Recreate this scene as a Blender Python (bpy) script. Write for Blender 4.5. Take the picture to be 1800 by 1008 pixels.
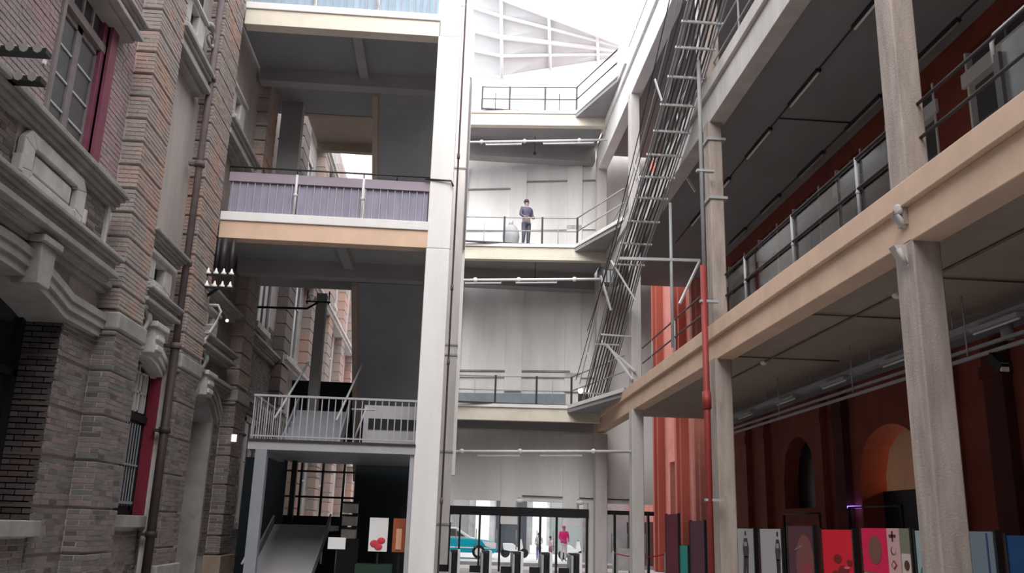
import bpy, math, random
from mathutils import Vector, Matrix
for o in list(bpy.data.objects): bpy.data.objects.remove(o)
S = bpy.context.scene
C = S.collection
rnd = random.Random(7)
# ------------------------------------------------------------------ camera
def make_camera():
    yaw, pitch, roll, F = .0663, .2641, .031, 1564.0
    f = Vector((math.sin(yaw)*math.cos(pitch), math.cos(yaw)*math.cos(pitch), math.sin(pitch)))
    r = Vector((math.cos(yaw), -math.sin(yaw), 0)); u = r.cross(f)
    r2 = math.cos(roll)*r + math.sin(roll)*u; u2 = -math.sin(roll)*r + math.cos(roll)*u
    cd = bpy.data.cameras.new('camera'); co = bpy.data.objects.new('camera', cd); C.objects.link(co)
    m = Matrix((r2, u2, -f)).transposed().to_4x4(); m.translation = Vector((0, 0, 1.6)); co.matrix_world = m
    cd.sensor_width = 36; cd.lens = F/1800*36; cd.clip_end = 500; cd.clip_start = .05
    S.camera = co
make_camera()
# ------------------------------------------------------------------ sky, exposure
W = bpy.data.worlds.new('sky'); S.world = W; W.use_nodes = True
bg = W.node_tree.nodes['Background']; bg.inputs[0].default_value = (.93, .96, 1, 1); bg.inputs[1].default_value = 1.0
sd = bpy.data.lights.new('sun', 'SUN'); sd.energy = 1.8; sd.angle = 1.1; sd.color = (1, .95, .9)
so = bpy.data.objects.new('sun', sd); C.objects.link(so)
so.rotation_euler = Vector((.06, .79, -.6)).to_track_quat('-Z', 'Y').to_euler()
S.view_settings.view_transform = 'Standard'; S.view_settings.look = 'None'
S.view_settings.gamma = 1; S.view_settings.use_curve_mapping = False; S.view_settings.exposure = 1.42
# ------------------------------------------------------------------ materials
M = {}
def mat(name, col, rough=.8, var=.0, scale=3.0, col2=None, bump=0, metal=0, streak=False, emit=0, spec=.3):
    m = bpy.data.materials.new(name); m.use_nodes = True; nt = m.node_tree; b = nt.nodes['Principled BSDF']
    b.inputs['Roughness'].default_value = rough; b.inputs['Metallic'].default_value = metal
    b.inputs['Specular IOR Level'].default_value = spec
    b.inputs['Base Color'].default_value = (*col, 1)
    if emit: b.inputs['Emission Color'].default_value = (*col, 1); b.inputs['Emission Strength'].default_value = emit
    if var or col2:
        g = nt.nodes.new('ShaderNodeNewGeometry'); mp = nt.nodes.new('ShaderNodeMapping')
        nt.links.new(g.outputs['Position'], mp.inputs[0])
        if streak: mp.inputs['Scale'].default_value = (1, 1, .18)
        n = nt.nodes.new('ShaderNodeTexNoise'); n.inputs['Scale'].default_value = scale
        n.inputs['Detail'].default_value = 7; n.inputs['Roughness'].default_value = .65
        nt.links.new(mp.outputs[0], n.inputs['Vector'])
        rp = nt.nodes.new('ShaderNodeValToRGB'); e = rp.color_ramp.elements
        c2 = col2 or tuple(max(0, c*(1-var)) for c in col)
        e[0].position = .36; e[0].color = (*c2, 1); e[1].position = .64; e[1].color = (*col, 1)
        nt.links.new(n.outputs[0], rp.inputs[0]); nt.links.new(rp.outputs[0], b.inputs['Base Color'])
        if bump:
            n2 = nt.nodes.new('ShaderNodeTexNoise'); n2.inputs['Scale'].default_value = 40; n2.inputs['Detail'].default_value = 4
            nt.links.new(g.outputs['Position'], n2.inputs['Vector'])
            bp = nt.nodes.new('ShaderNodeBump'); bp.inputs['Strength'].default_value = bump; bp.inputs['Distance'].default_value = .02
            nt.links.new(n2.outputs[0], bp.inputs['Height']); nt.links.new(bp.outputs[0], b.inputs['Normal'])
    M[name] = m; return m
def brick_mat(name, cols, patch, amount):
    m = bpy.data.materials.new(name); m.use_nodes = True; nt = m.node_tree; b = nt.nodes['Principled BSDF']
    b.inputs['Roughness'].default_value = .9; b.inputs['Specular IOR Level'].default_value = .2
    g = nt.nodes.new('ShaderNodeNewGeometry'); oi = nt.nodes.new('ShaderNodeObjectInfo')
    ad = nt.nodes.new('ShaderNodeMath'); ad.operation = 'ADD'
    nt.links.new(g.outputs['Random Per Island'], ad.inputs[0]); nt.links.new(oi.outputs['Random'], ad.inputs[1])
    fr = nt.nodes.new('ShaderNodeMath'); fr.operation = 'FRACT'; nt.links.new(ad.outputs[0], fr.inputs[0])
    rp = nt.nodes.new('ShaderNodeValToRGB'); rp.color_ramp.interpolation = 'LINEAR'; e = rp.color_ramp.elements
    e[0].color = (*cols[0], 1); e[1].color = (*cols[-1], 1)
    for i, c in enumerate(cols[1:-1]): el = e.new((i+1)/(len(cols)-1)); el.color = (*c, 1)
    nt.links.new(fr.outputs[0], rp.inputs[0])
    n = nt.nodes.new('ShaderNodeTexNoise'); n.inputs['Scale'].default_value = .9; n.inputs['Detail'].default_value = 4
    nt.links.new(g.outputs['Position'], n.inputs['Vector'])
    r2 = nt.nodes.new('ShaderNodeValToRGB'); r2.color_ramp.elements[0].position = .62-amount*.4; r2.color_ramp.elements[1].position = .72-amount*.3
    nt.links.new(n.outputs[0], r2.inputs[0])
    mx = nt.nodes.new('ShaderNodeMix'); mx.data_type = 'RGBA'; mx.inputs[7].default_value = (*patch, 1)
    sc = nt.nodes.new('ShaderNodeMath'); sc.operation = 'MULTIPLY'; sc.inputs[1].default_value = .5
    nt.links.new(r2.outputs[0], sc.inputs[0]); nt.links.new(sc.outputs[0], mx.inputs[0]); nt.links.new(rp.outputs[0], mx.inputs[6])
    n3 = nt.nodes.new('ShaderNodeTexNoise'); n3.inputs['Scale'].default_value = 30; nt.links.new(g.outputs['Position'], n3.inputs['Vector'])
    m2 = nt.nodes.new('ShaderNodeMix'); m2.data_type = 'RGBA'; m2.blend_type = 'MULTIPLY'; m2.inputs[0].default_value = .45
    r3 = nt.nodes.new('ShaderNodeValToRGB'); r3.color_ramp.elements[0].position = .3; r3.color_ramp.elements[0].color = (.45, .45, .45, 1); r3.color_ramp.elements[1].position = .6
    nt.links.new(n3.outputs[0], r3.inputs[0]); nt.links.new(mx.outputs[2], m2.inputs[6]); nt.links.new(r3.outputs[0], m2.inputs[7])
    nt.links.new(m2.outputs[2], b.inputs['Base Color']); M[name] = m
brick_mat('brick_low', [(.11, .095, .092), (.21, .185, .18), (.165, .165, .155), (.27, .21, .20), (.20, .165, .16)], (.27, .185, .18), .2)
brick_mat('brick_shaded', [(.055, .045, .047), (.10, .075, .075), (.08, .078, .078), (.13, .095, .095)], (.12, .07, .07), .3)  # darkened copy of brick_low, shade of the jamb face painted in
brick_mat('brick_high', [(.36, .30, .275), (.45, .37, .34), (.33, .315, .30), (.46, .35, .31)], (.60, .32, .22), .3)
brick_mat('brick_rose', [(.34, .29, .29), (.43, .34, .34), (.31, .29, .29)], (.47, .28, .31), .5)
mat('mortar', (.50, .47, .46), .95, .3, 2, bump=.3)
mat('mortar_light', (.52, .46, .44), .95, .3, 2, bump=.3)
mat('groove', (.10, .075, .07), .95)
mat('stone', (.36, .345, .325), .85, .3, 2.2, bump=.2)
mat('stone_pale', (.58, .56, .54), .8, .25, 3, bump=.15)
mat('stone_tan', (.40, .31, .24), .85, .3, 2.2, bump=.2)
mat('stucco', (.46, .40, .375), .9, .0, 1.1, col2=(.30, .29, .285), bump=.3, streak=True)
mat('stucco_low', (.26, .22, .20), .9, .3, 1.3, bump=.3)
mat('concrete', (.60, .565, .545), .85, .22, 1.6, bump=.25, streak=True)
mat('concrete_rough', (.46, .39, .35), .85, .0, 4.5, col2=(.31, .255, .225), bump=.4, streak=True)
mat('concrete_white', (.80, .78, .775), .8, .10, 1.5, bump=.15, streak=True)
mat('beam_peach', (.72, .51, .38), .8, .12, 1.5, bump=.1)
mat('beam_cream', (.74, .68, .58), .8, .12, 1.5, bump=.1)
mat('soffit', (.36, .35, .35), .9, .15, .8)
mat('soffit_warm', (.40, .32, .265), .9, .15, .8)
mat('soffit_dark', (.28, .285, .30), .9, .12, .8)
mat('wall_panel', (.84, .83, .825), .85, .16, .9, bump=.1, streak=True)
mat('white_paint', (.82, .82, .82), .6, .06, 2)
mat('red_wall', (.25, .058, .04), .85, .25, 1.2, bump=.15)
mat('red_wall_lit', (.80, .34, .28), .85, .2, 1.2, bump=.15)  # same paint as red_wall, with daylight painted into the colour
mat('red_dark', (.085, .02, .016), .85, .3, 1.2)
mat('glass_black', (.012, .013, .016), .25, spec=.5)
mat('black', (.012, .012, .014), .5)
mat('black_wall', (.012, .018, .022), .8)
mat('dark_metal', (.05, .045, .05), .5, metal=.4)
mat('pipe_brown', (.16, .12, .125), .6, .3, 3)
mat('pipe_dark', (.045, .03, .03), .6, .3, 3)
mat('pipe_red', (.30, .045, .04), .5, .2, 3)
mat('steel', (.42, .43, .44), .5, .12, 4)
mat('steel_light', (.62, .61, .61), .45, .12, 4)
mat('grey_paint', (.27, .285, .31), .55, .1, 3)
mat('grey_rail', (.40, .39, .42), .55, .1, 3)
mat('rail_mauve', (.30, .25, .30), .5, .1, 3)
mat('panel_purple', (.29, .27, .36), .6, .22, 5, streak=True)
mat('panel_blue', (.30, .40, .50), .6, .22, 5, streak=True)
mat('window_red', (.22, .025, .045), .5, .2, 3)
mat('window_plum', (.24, .07, .11), .5, .25, 3)
mat('window_brown', (.25, .21, .21), .6, .25, 4)
mat('pale_frame', (.55, .54, .53), .6)
mat('cable', (.10, .095, .10), .6)
mat('cable_white', (.75, .74, .74), .6)
mat('lamp_white', (.85, .85, .83), .5)
mat('lamp_glow', (1, .93, .85), .5, emit=.35)
mat('paving', (.40, .39, .38), .8, .2, 2, bump=.1)
mat('street', (.75, .75, .75), .8, .15, 2)
mat('street_white', (.85, .85, .85), .7)
mat('street_grey', (.58, .58, .59), .8, .3, 1.5)
mat('slate_panel', (.25, .30, .33), .4, .2, 2)
mat('teal_glass', (.13, .20, .22), .3, .3, 2)
mat('brick_far', (.50, .42, .40), .9, .0, 1.6, col2=(.42, .32, .28), streak=True)
mat('roof_sheet', (.60, .61, .62), .6, .1, .5)
def glass(name, tint, gl, rough=.05):
    m = bpy.data.materials.new(name); m.use_nodes = True; nt = m.node_tree; nt.nodes.clear()
    o = nt.nodes.new('ShaderNodeOutputMaterial'); t = nt.nodes.new('ShaderNodeBsdfTransparent'); g = nt.nodes.new('ShaderNodeBsdfGlossy'); x = nt.nodes.new('ShaderNodeMixShader')
    t.inputs[0].default_value = (*tint, 1); g.inputs['Roughness'].default_value = rough; x.inputs[0].default_value = gl
    nt.links.new(t.outputs[0], x.inputs[1]); nt.links.new(g.outputs[0], x.inputs[2]); nt.links.new(x.outputs[0], o.inputs[0]); M[name] = m
glass('clear_glass', (.92, .94, .94), .06); glass('smoky_glass', (.55, .57, .58), .14, .12)
PAL = {}
def flat(col, rough=.6):
    k = tuple(col)
    if k not in PAL: PAL[k] = mat('paint_%d' % len(PAL), col, rough)
    return PAL[k]
# ------------------------------------------------------------------ mesh builder
class MB:
    def __init__(s): s.v = []; s.f = []; s.sm = []
    def _a(s, vs, fs, smooth=False):
        n = len(s.v); s.v += [tuple(v) for v in vs]; s.f += [tuple(n+i for i in f) for f in fs]; s.sm += [smooth]*len(fs); return s
    def box(s, x0, x1, y0, y1, z0, z1):
        return s._a([(x, y, z) for z in (z0, z1) for y in (y0, y1) for x in (x0, x1)],
                    [(0, 2, 3, 1), (4, 5, 7, 6), (0, 1, 5, 4), (2, 6, 7, 3), (0, 4, 6, 2), (1, 3, 7, 5)])
    def bar(s, p, q, w, h, up=(0, 0, 1)):            # rectangular bar from p to q
        p, q = Vector(p), Vector(q); d = (q-p).normalized(); u = Vector(up)
        if abs(d.dot(u)) > .98: u = Vector((0, 1, 0))
        r = d.cross(u).normalized(); u = r.cross(d)
        vs = [c + a*r*w/2 + b*u*h/2 for c in (p, q) for a, b in ((-1, -1), (1, -1), (1, 1), (-1, 1))]
        return s._a(vs, [(0, 1, 2, 3), (4, 7, 6, 5), (0, 4, 5, 1), (1, 5, 6, 2), (2, 6, 7, 3), (3, 7, 4, 0)])
    def tube(s, pts, r, n=8, caps=True):
        pts = [Vector(p) for p in pts]; rs = r if isinstance(r, (list, tuple)) else [r]*len(pts); vs = []
        for i, p in enumerate(pts):
            d = (pts[min(i+1, len(pts)-1)]-pts[max(i-1, 0)]).normalized()
            u = Vector((0, 0, 1)) if abs(d.z) < .95 else Vector((1, 0, 0))
            a = d.cross(u).normalized(); b = d.cross(a)
            vs += [p + rs[i]*(math.cos(t)*a+math.sin(t)*b) for t in [2*math.pi*k/n for k in range(n)]]
        fs = [(i*n+k, i*n+(k+1) % n, (i+1)*n+(k+1) % n, (i+1)*n+k) for i in range(len(pts)-1) for k in range(n)]
        s._a(vs, fs, True)
        if caps: m = len(pts)*n; s._a([], []); k = len(s.v)-m; s.f += [tuple(k+i for i in range(n)), tuple(k+m-1-i for i in range(n))]; s.sm += [False]*2
        return s
    def prism(s, pts, vec):                           # extrude planar polygon by vec
        n = len(pts); v = Vector(vec); P = [Vector(p) for p in pts]
        return s._a(P+[p+v for p in P], [tuple(range(n)), tuple(2*n-1-i for i in range(n))]+[(i, i+n, (i+1) % n+n, (i+1) % n) for i in range(n)])
    def ball(s, c, r, n=10, m=6):
        rx, ry, rz = r if isinstance(r, (tuple, list)) else (r, r, r); vs = []
        for i in range(m+1):
            a = math.pi*i/m
            vs += [(c[0]+rx*math.sin(a)*math.cos(2*math.pi*k/n), c[1]+ry*math.sin(a)*math.sin(2*math.pi*k/n), c[2]+rz*math.cos(a)) for k in range(n)]
        return s._a(vs, [(i*n+k, (i+1)*n+k, (i+1)*n+(k+1) % n, i*n+(k+1) % n) for i in range(m) for k in range(n)], True)
    def band(s, inner, outer, vec):                   # closed strip between two polylines, extruded
        n = len(inner)
        for i in range(n-1): s.prism([inner[i], inner[i+1], outer[i+1], outer[i]], vec)
        return s
    def go(s, name, m, parent=None, kind=None, bevel=0, **k):
        base = Vector(parent['_b']) if parent is not None and '_b' in parent else Vector((0, 0, 0))
        me = bpy.data.meshes.new(name); me.from_pydata([tuple(Vector(v)-base) for v in s.v], [], s.f)
        me.polygons.foreach_set('use_smooth', s.sm); me.materials.append(M[m] if isinstance(m, str) else m); me.update()
        import bmesh
        b = bmesh.new(); b.from_mesh(me); bmesh.ops.recalc_face_normals(b, faces=b.faces); b.to_mesh(me); b.free()
        o = bpy.data.objects.new(name, me); C.objects.link(o)
        if parent is not None: o.parent = parent; o['_b'] = parent.get('_b', (0, 0, 0))
        if kind: o['kind'] = kind
        if bevel:
            bv = o.modifiers.new('b', 'BEVEL'); bv.width = bevel; bv.segments = 2; bv.limit_method = 'ANGLE'
        for a, v in k.items(): o[a] = v
        return o
def box(*a): return MB().box(*a)
def thing(name, label, cat, loc, group=None):
    o = bpy.data.objects.new(name, None); C.objects.link(o); o.location = loc; o['_b'] = tuple(loc); o.empty_display_size = .1
    o['label'] = label; o['category'] = cat
    if group: o['group'] = group
    return o
def tag(o, label, cat, group=None):
    o['label'] = label; o['category'] = cat
    if group: o['group'] = group
    return o
def struct(name, mb, m, parent=None, **k): return mb.go(name, m, parent, kind='structure' if parent is None else None, **k)
def relabel(o, label): o['label'] = label; return o

# ================================================================== SETTING
struct('floor', box(-8, 12, -8, 36.2, -.2, 0), 'paving')
struct('floor_street', box(-30, 40, 36.2, 75, -.2, -.02), 'street')
# --------------------------------------------------------- left facade: wall core
XW, XO, XC = -5.2, -4.9, -5.2      # wall plane, pilaster plane
wl = MB()
wl.box(-6.6, -6.2, -8, 66, 0, 17)                                   # back core
wl.box(-6.2, XW-.012, -8, 8.0, 0, 17)
wl.box(-6.2, XW-.012, 8, 12.0, 0, 1.3)                               # below arched window
wl.box(-6.2, XW-.012, 12.02, 14.2, 0, 17)                            # pier behind A and B
wl.box(-6.2, XW-.012, 8, 12.02, 4.72, 6.2)                           # over the arch
wl.box(-6.2, XW-.012, 8, 10.5, 6.2, 17)
wl.box(-6.2, XW-.012, 10.5, 12.25, 9.3, 17)
wl.box(-6.2, XW-.012, 12.25, 14.2, 6.2, 17) if False else None
wl.box(-6.2, XW-.012, 14.2, 16.13, 0, 1.6)
wl.box(-6.2, XW-.012, 14.2, 16.13, 4.5, 17)
wl.box(-6.2, XW-.012, 16.13, 18.1, 0, 17)
wl.box(-6.2, XW-.012, 18.1, 20.3, 4.5, 17)
wl.box(-6.2, XW-.012, 20.3, 66, 0, 17)
wall_left = struct('wall_left', wl, 'mortar')
def spandrel(y0, y1, zs, rise, ztop, x0, x1, m='mortar', n=12):
    ys = [y0+(y1-y0)*i/n for i in range(n+1)]; c = (y0+y1)/2; h = (y1-y0)/2
    f = lambda y: zs+rise*(1-((y-c)/h)**2)
    mb = MB()
    for i in range(n):
        mb.prism([(x0, ys[i], f(ys[i])), (x0, ys[i+1], f(ys[i+1])), (x0, ys[i+1], ztop), (x0, ys[i], ztop)], (x1-x0, 0, 0))
    return mb.go('spandrel', m, wall_left)
spandrel(8, 12.02, 4.05, .28, 4.74, -5.9, XW, 'stone')
spandrel(14.2, 16.13, 3.95, .22, 4.52, -5.6, XW-.01)
spandrel(18.1, 20.3, 3.55, .5, 4.52, -6.0, XW-.01)
# --------------------------------------------------------- bricks
cache = {}
def brick_piece(dx, dy, dz, m, parent, x, y, z):
    k = (round(dx, 3), round(dy, 2), round(dz, 3), m)
    if k not in cache:
        b = MB().box(-k[0]/2, k[0]/2, -k[1]/2, k[1]/2, -k[2]/2, k[2]/2)
        me = bpy.data.meshes.new('brick'); me.from_pydata(b.v, [], b.f); me.materials.append(M[m]); cache[k] = me
    o = bpy.data.objects.new('brick', cache[k]); C.objects.link(o); o.parent = parent
    o.location = Vector((x, y, z)); return o
class Bricks:
    """lays courses on a wall face: the first ones as objects, the rest joined"""
    def __init__(s, parent, m, single=0): s.p = parent; s.m = m; s.left = single; s.mb = MB()
    def put(s, x0, x1, y0, y1, z0, z1, single):
        j = rnd.uniform(-.004, .004)
        if single and s.left > 0:
            s.left -= 1; brick_piece(x1-x0, y1-y0, z1-z0, s.m, s.p, (x0+x1)/2+j, (y0+y1)/2, (z0+z1)/2)
        else: s.mb.box(x0+j, x1+j, y0, y1, z0, z1)
    def side(s, X, y0, y1, z0, z1, n, single=False, L=.25, t=.008):
        h = (z1-z0)/n
        for k in range(n):
            y = y0; off = (L/2 if k % 2 else 0)+rnd.choice([0, 0, .05]); first = True
            while y < y1-.03:
                l = L-off if first and off else L; first = False
                if rnd.random() < .18: l *= .5
                e = min(y+l, y1)
                if y1-e < .05: e = y1
                s.put(X-.05, X+t, y, e-.014, z0+k*h+.008, z0+(k+1)*h-.008, single); y = e
    def front(s, Y, x0, x1, z0, z1, n, single=False, L=.25, t=.008):
        h = (z1-z0)/n
        for k in range(n):
            x = x1; off = (L/2 if k % 2 else 0); first = True
            while x > x0+.03:
                l = L-off if first and off else L; first = False
                e = max(x-l, x0)
                if e-x0 < .05: e = x0
                s.put(e+.014, x, Y-t+rnd.uniform(-.003, .003), Y+.05, z0+k*h+.008, z0+(k+1)*h-.008, single); x = e
    def done(s):
        if s.mb.v: s.mb.go('brickwork', s.m, s.p, kind='stuff')
def pilaster(name, y0, y1, xi, xo, grooves, ncs, m, mortar, single=0, front_from=None, gap=.035, dep=.045, full=None):
    core = MB().box(xi-.3, xo-dep, y0+dep, y1-dep*.5, grooves[0], grooves[-1])
    for a, b in zip(grooves[:-1], grooves[1:]):
        core.box(xi-.3, xo, y0, y1, a+gap, b)
    o = struct(name, core, mortar)
    br = Bricks(o, m, single)
    rng = list(zip(grooves[:-1], grooves[1:]))
    for a, b in sorted(rng, key=lambda q: q[0]):
        n = ncs if isinstance(ncs, int) else max(2, round((b-a-gap)/.076))
        br.front(y0, xi if front_from is None else front_from, xo, a+gap, b, n, True)
        br.side(xo, y0+.0, y1, a+gap, b, n, True)
    br.done(); return o
low = [0.0, .41, 1.05, 1.66, 2.31, 2.95, 3.59, 4.17]
# trim_1: pier beside the arched window
p = struct('trim_1', MB().box(-5.9, XW, 12.02, 13.3, 0, 4.2), 'mortar')
b = Bricks(p, 'brick_shaded', 250); b.front(12.02, -5.9, XW-.0, 1.5, 4.15, 35, True); b.done()
b = Bricks(p, 'brick_low', 290)
for a, c in zip(low[1:-1], low[2:]): b.side(XW, 12.02, 13.12, a+.035, c, 8, True)
b.done()
g = MB()
for z in low[1:-1]: g.box(-5.92, XW+.004, 12.0, 13.12, z, z+.035)
g.go('joint', 'groove', p)
b = Bricks(wall_left, 'brick_low', 90); b.side(XW-.01, 8, 12.0, .05, 1.28, 16, True); b.done()
# trim_2 / trim_3 / trim_4: rusticated pilasters, lower and upper parts
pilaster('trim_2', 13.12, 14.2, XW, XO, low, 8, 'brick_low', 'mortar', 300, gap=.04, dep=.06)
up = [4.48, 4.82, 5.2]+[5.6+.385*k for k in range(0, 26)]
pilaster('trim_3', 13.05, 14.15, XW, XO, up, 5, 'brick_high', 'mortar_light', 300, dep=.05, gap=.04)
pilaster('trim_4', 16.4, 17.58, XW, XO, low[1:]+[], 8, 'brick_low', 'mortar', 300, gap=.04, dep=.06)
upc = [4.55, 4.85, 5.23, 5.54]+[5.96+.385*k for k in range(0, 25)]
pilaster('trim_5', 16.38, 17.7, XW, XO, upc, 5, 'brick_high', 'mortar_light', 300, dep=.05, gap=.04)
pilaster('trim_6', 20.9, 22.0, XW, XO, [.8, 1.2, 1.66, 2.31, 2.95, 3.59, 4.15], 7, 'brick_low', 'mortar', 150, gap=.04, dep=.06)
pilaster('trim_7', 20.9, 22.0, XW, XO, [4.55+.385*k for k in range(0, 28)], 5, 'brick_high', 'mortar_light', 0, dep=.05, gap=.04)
tn = 8
for k in range(8):
    y = 26.0+4.45*k
    mb = MB().box(XW-.2, XO-.05, y, y+1.1, 0, 16)
    for i in range(38): mb.box(XW-.2, XO, y-.02, y+1.12, .4+.4*i, .76+.4*i)
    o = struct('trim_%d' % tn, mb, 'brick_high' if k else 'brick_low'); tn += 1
# stone plinths and capitals of pilasters
for nm, y0, y1 in (('b', 13.05, 14.3), ('c', 16.3, 17.7), ('d', 20.8, 22.1)):
    if nm != 'b': struct('trim_%d' % tn, MB().box(XW-.1, XO+.07, y0, y1, 0, .8 if nm == 'd' else .78), 'stone_tan' if nm == 'd' else 'stone', bevel=.02); tn += 1
    mb = MB().box(XW-.1, XO+.05, y0-.02, y1, 4.2, 4.47).box(XW-.1, XO+.02, y0+.01, y1-.05, 4.13, 4.2).box(XW-.1, XO-.02, y0+.05, y1-.05, 4.47, 4.56)
    struct('trim_%d' % tn, mb, 'stone', bevel=.035); tn += 1
# upper brick walls between pilasters
b = Bricks(wall_left, 'brick_rose', 0)
b.side(XW-.01, 12.25, 13.05, 6.15, 12.0, 76); b.side(XW-.01, 8.0, 10.5, 6.15, 9.3, 41); b.side(XW-.01, 10.5, 12.25, 9.3, 12, 35); b.done()
b = Bricks(wall_left, 'brick_low', 0)
b.side(XW-.01, 8.0, 12.9, 4.74, 5.0, 3)
b.side(XW-.01, 14.2, 16.35, .1, 1.35, 16); b.side(XW-.01, 16.13, 16.4, 1.6, 4.1, 32)
b.side(XW-.01, 17.58, 18.1, .8, 4.1, 42); b.side(XW-.01, 20.3, 20.9, .8, 4.1, 42); b.side(XW-.01, 22.0, 26, .1, 6.9, 90); b.done()
MB().box(XW-.02, XW+.03, 14.15, 16.38, 6.12, 9.4).go('plaster_field', 'stucco', wall_left)
MB().box(XW-.02, XW+.03, 14.15, 16.38, 9.9, 14.4).go('plaster_field', 'stucco', wall_left)
MB().box(XW-.02, XW+.03, 17.7, 20.9, 4.6, 9.4).go('plaster_field', 'stucco_low', wall_left)
MB().box(XW-.02, XW+.03, 17.7, 20.9, 9.9, 14.4).go('plaster_field', 'stucco', wall_left)
MB().box(XW-.02, XW+.03, 14.15, 16.38, 4.4, 6.12).go('plaster_field', 'stucco', wall_left)
# --------------------------------------------------------- cornices (moulded, stepped profiles)
def cornice(y0, y1, z0, z1, x, steps, m='stone', n=None):
    """steps: list of (fraction of height from top, projection beyond x)"""
    global tn
    mb = MB(); H = z1-z0; a = 0
    for fr, pr in steps:
        mb.box(XW-.1, x+pr, y0+(-pr*.3 if y0 > 12 else 0), y1+pr*.35, z1-(a+fr)*H, z1-a*H); a += fr
    o = struct('trim_%d' % tn, mb, m, bevel=.012); tn += 1; return o
cor1 = [(.28, .18), (.18, .13), (.2, .08), (.34, .03)]
cor2 = [(.16, .22), (.14, .16), (.3, .11), (.22, .17), (.18, .05)]
cornice(6.5, 12.62, 5.88, 6.13, -5.02, [(.3, .2), (.2, .15), (.3, .09), (.2, .04)])
cornice(6.5, 12.72, 4.82, 5.2, -5.02, cor2)
cornice(6.5, 13.0, 4.72, 4.88, -5.14, [(.5, .12), (.5, .05)])
cornice(6.5, 12.45, 8.5, 8.85, -5.08, cor2, 'stucco')
for (a, c, s) in ((14.15, 15.95, 0), (17.72, 20.4, 0)):
    cornice(a, c, 5.93, 6.15, -5.02, cor1); cornice(a, c-.1, 4.86, 5.16, -5.02, cor2)
cornice(14.15, 15.95, 9.38, 9.9, -5.05, cor2); cornice(17.75, 20.4, 9.38, 9.9, -5.05, cor2)
cornice(17.75, 20.6, 4.2, 4.5, -5.12, cor1); cornice(22.0, 25.9, 4.2, 4.5, -5.12, cor1); cornice(22.0, 25.9, 5.9, 6.15, -5.12, cor1)
# balcony-front panel between the two near cornices, with a white edge strip
o = struct('trim_%d' % tn, MB().box(-5.3, -5.045, 6.5, 12.46, 5.18, 5.9), 'mortar'); tn += 1
b = Bricks(o, 'brick_low', 0); b.side(-5.045, 6.5, 9.7, 5.2, 5.88, 9); b.side(-5.045, 11.55, 12.42, 5.2, 5.88, 9); b.done()
MB().box(-5.06, -5.0, 12.42, 12.5, 5.16, 5.92).go('edge_strip', 'stone_pale', o)
def octo(y0, y1, z0, z1, c): return [(y0+c, z0), (y1-c, z0), (y1, z0+c), (y1, z1-c), (y1-c, z1), (y0+c, z1), (y0, z1-c), (y0, z0+c)]
car = MB()
P1 = octo(9.72, 11.52, 5.22, 5.87, .14); P2 = octo(10.0, 11.25, 5.38, 5.70, .03)
car.band([(-5.03, *q) for q in P1+P1[:1]], [(-5.03, *q) for q in P2+P2[:1]], (.085, 0, 0))
car.box(-5.03, -4.985, 10.1, 11.15, 5.43, 5.65)
for yy in (9.66, 11.5): car.box(-5.03, -4.92, yy, yy+.08, 5.3, 5.5)
car.go('cartouche', 'stone_pale', o, bevel=.012)
# window-head ornaments above the window and the doorway
def ornament(yc, w, z0, z1):
    global tn
    y0, y1 = yc-w/2, yc+w/2; zi0, zi1 = z0+.13*1.0, z1-.12
    mb = MB(); A = octo(y0, y1, z0, z1, .07); B = [(y0+.42, z0+.14), (y1-.42, z0+.14), (y1-.42, z0+.14), (y1-.42, z1-.12), (y1-.42, z1-.12), (y0+.42, z1-.12), (y0+.42, z1-.12), (y0+.42, z0+.14)]
    mb.band([(-5.18, *q) for q in A+A[:1]], [(-5.18, *q) for q in B+B[:1]], (.16, 0, 0))
    mb.box(-5.18, -4.96, y0-.04, y1+.04, z1-.05, z1+.02).box(-5.18, -4.95, y0+.3, y1-.3, z0-.08, z0+.02)
    o = struct('trim_%d' % tn, mb, 'stone_pale', bevel=.015); tn += 1
    MB().box(-5.19, -5.16, y0+.4, y1-.4, z0+.12, z1-.1).go('hollow', 'black', o)
ornament(15.0, 1.35, 5.28, 5.84); ornament(18.45, 1.2, 5.28, 5.78); ornament(15.0, 1.3, 10.15, 10.8); ornament(18.6, 1.3, 10.15, 10.8)
# arch mouldings
def arch_mould(y0, y1, zs, rise, th, x0, x1, m='stone', ext=None):
    global tn
    n = 14; ys = [y0+(y1-y0)*i/n for i in range(n+1)]; c = (y0+y1)/2; h = (y1-y0)/2
    f = lambda y: zs+rise*(1-((y-c)/h)**2)
    mb = MB()
    for k, (ta, tb, xo) in enumerate(((0, .35, x1-.07), (.35, .7, x1-.03), (.7, 1, x1))):
        inn = [(x0, y, f(y)+ta*th) for y in ys]; out = [(x0, y, f(y)+tb*th) for y in ys]
        mb.band(inn, out, (xo-x0, 0, 0))
        if ext:
            for e0, e1 in ext: mb.box(x0, xo, e0, e1, zs+ta*th, zs+tb*th)
    o = struct('trim_%d' % tn, mb, m); tn += 1; return o
arch_mould(8.2, 11.8, 4.08, .24, .33, -5.25, -5.02, 'stone', ext=[(11.8, 13.02)])
arch_mould(14.25, 16.1, 3.98, .2, .3, -5.25, -5.03, 'stone_pale')
arch_mould(18.0, 20.4, 3.6, .5, .3, -5.25, -5.05, 'stone')
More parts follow.
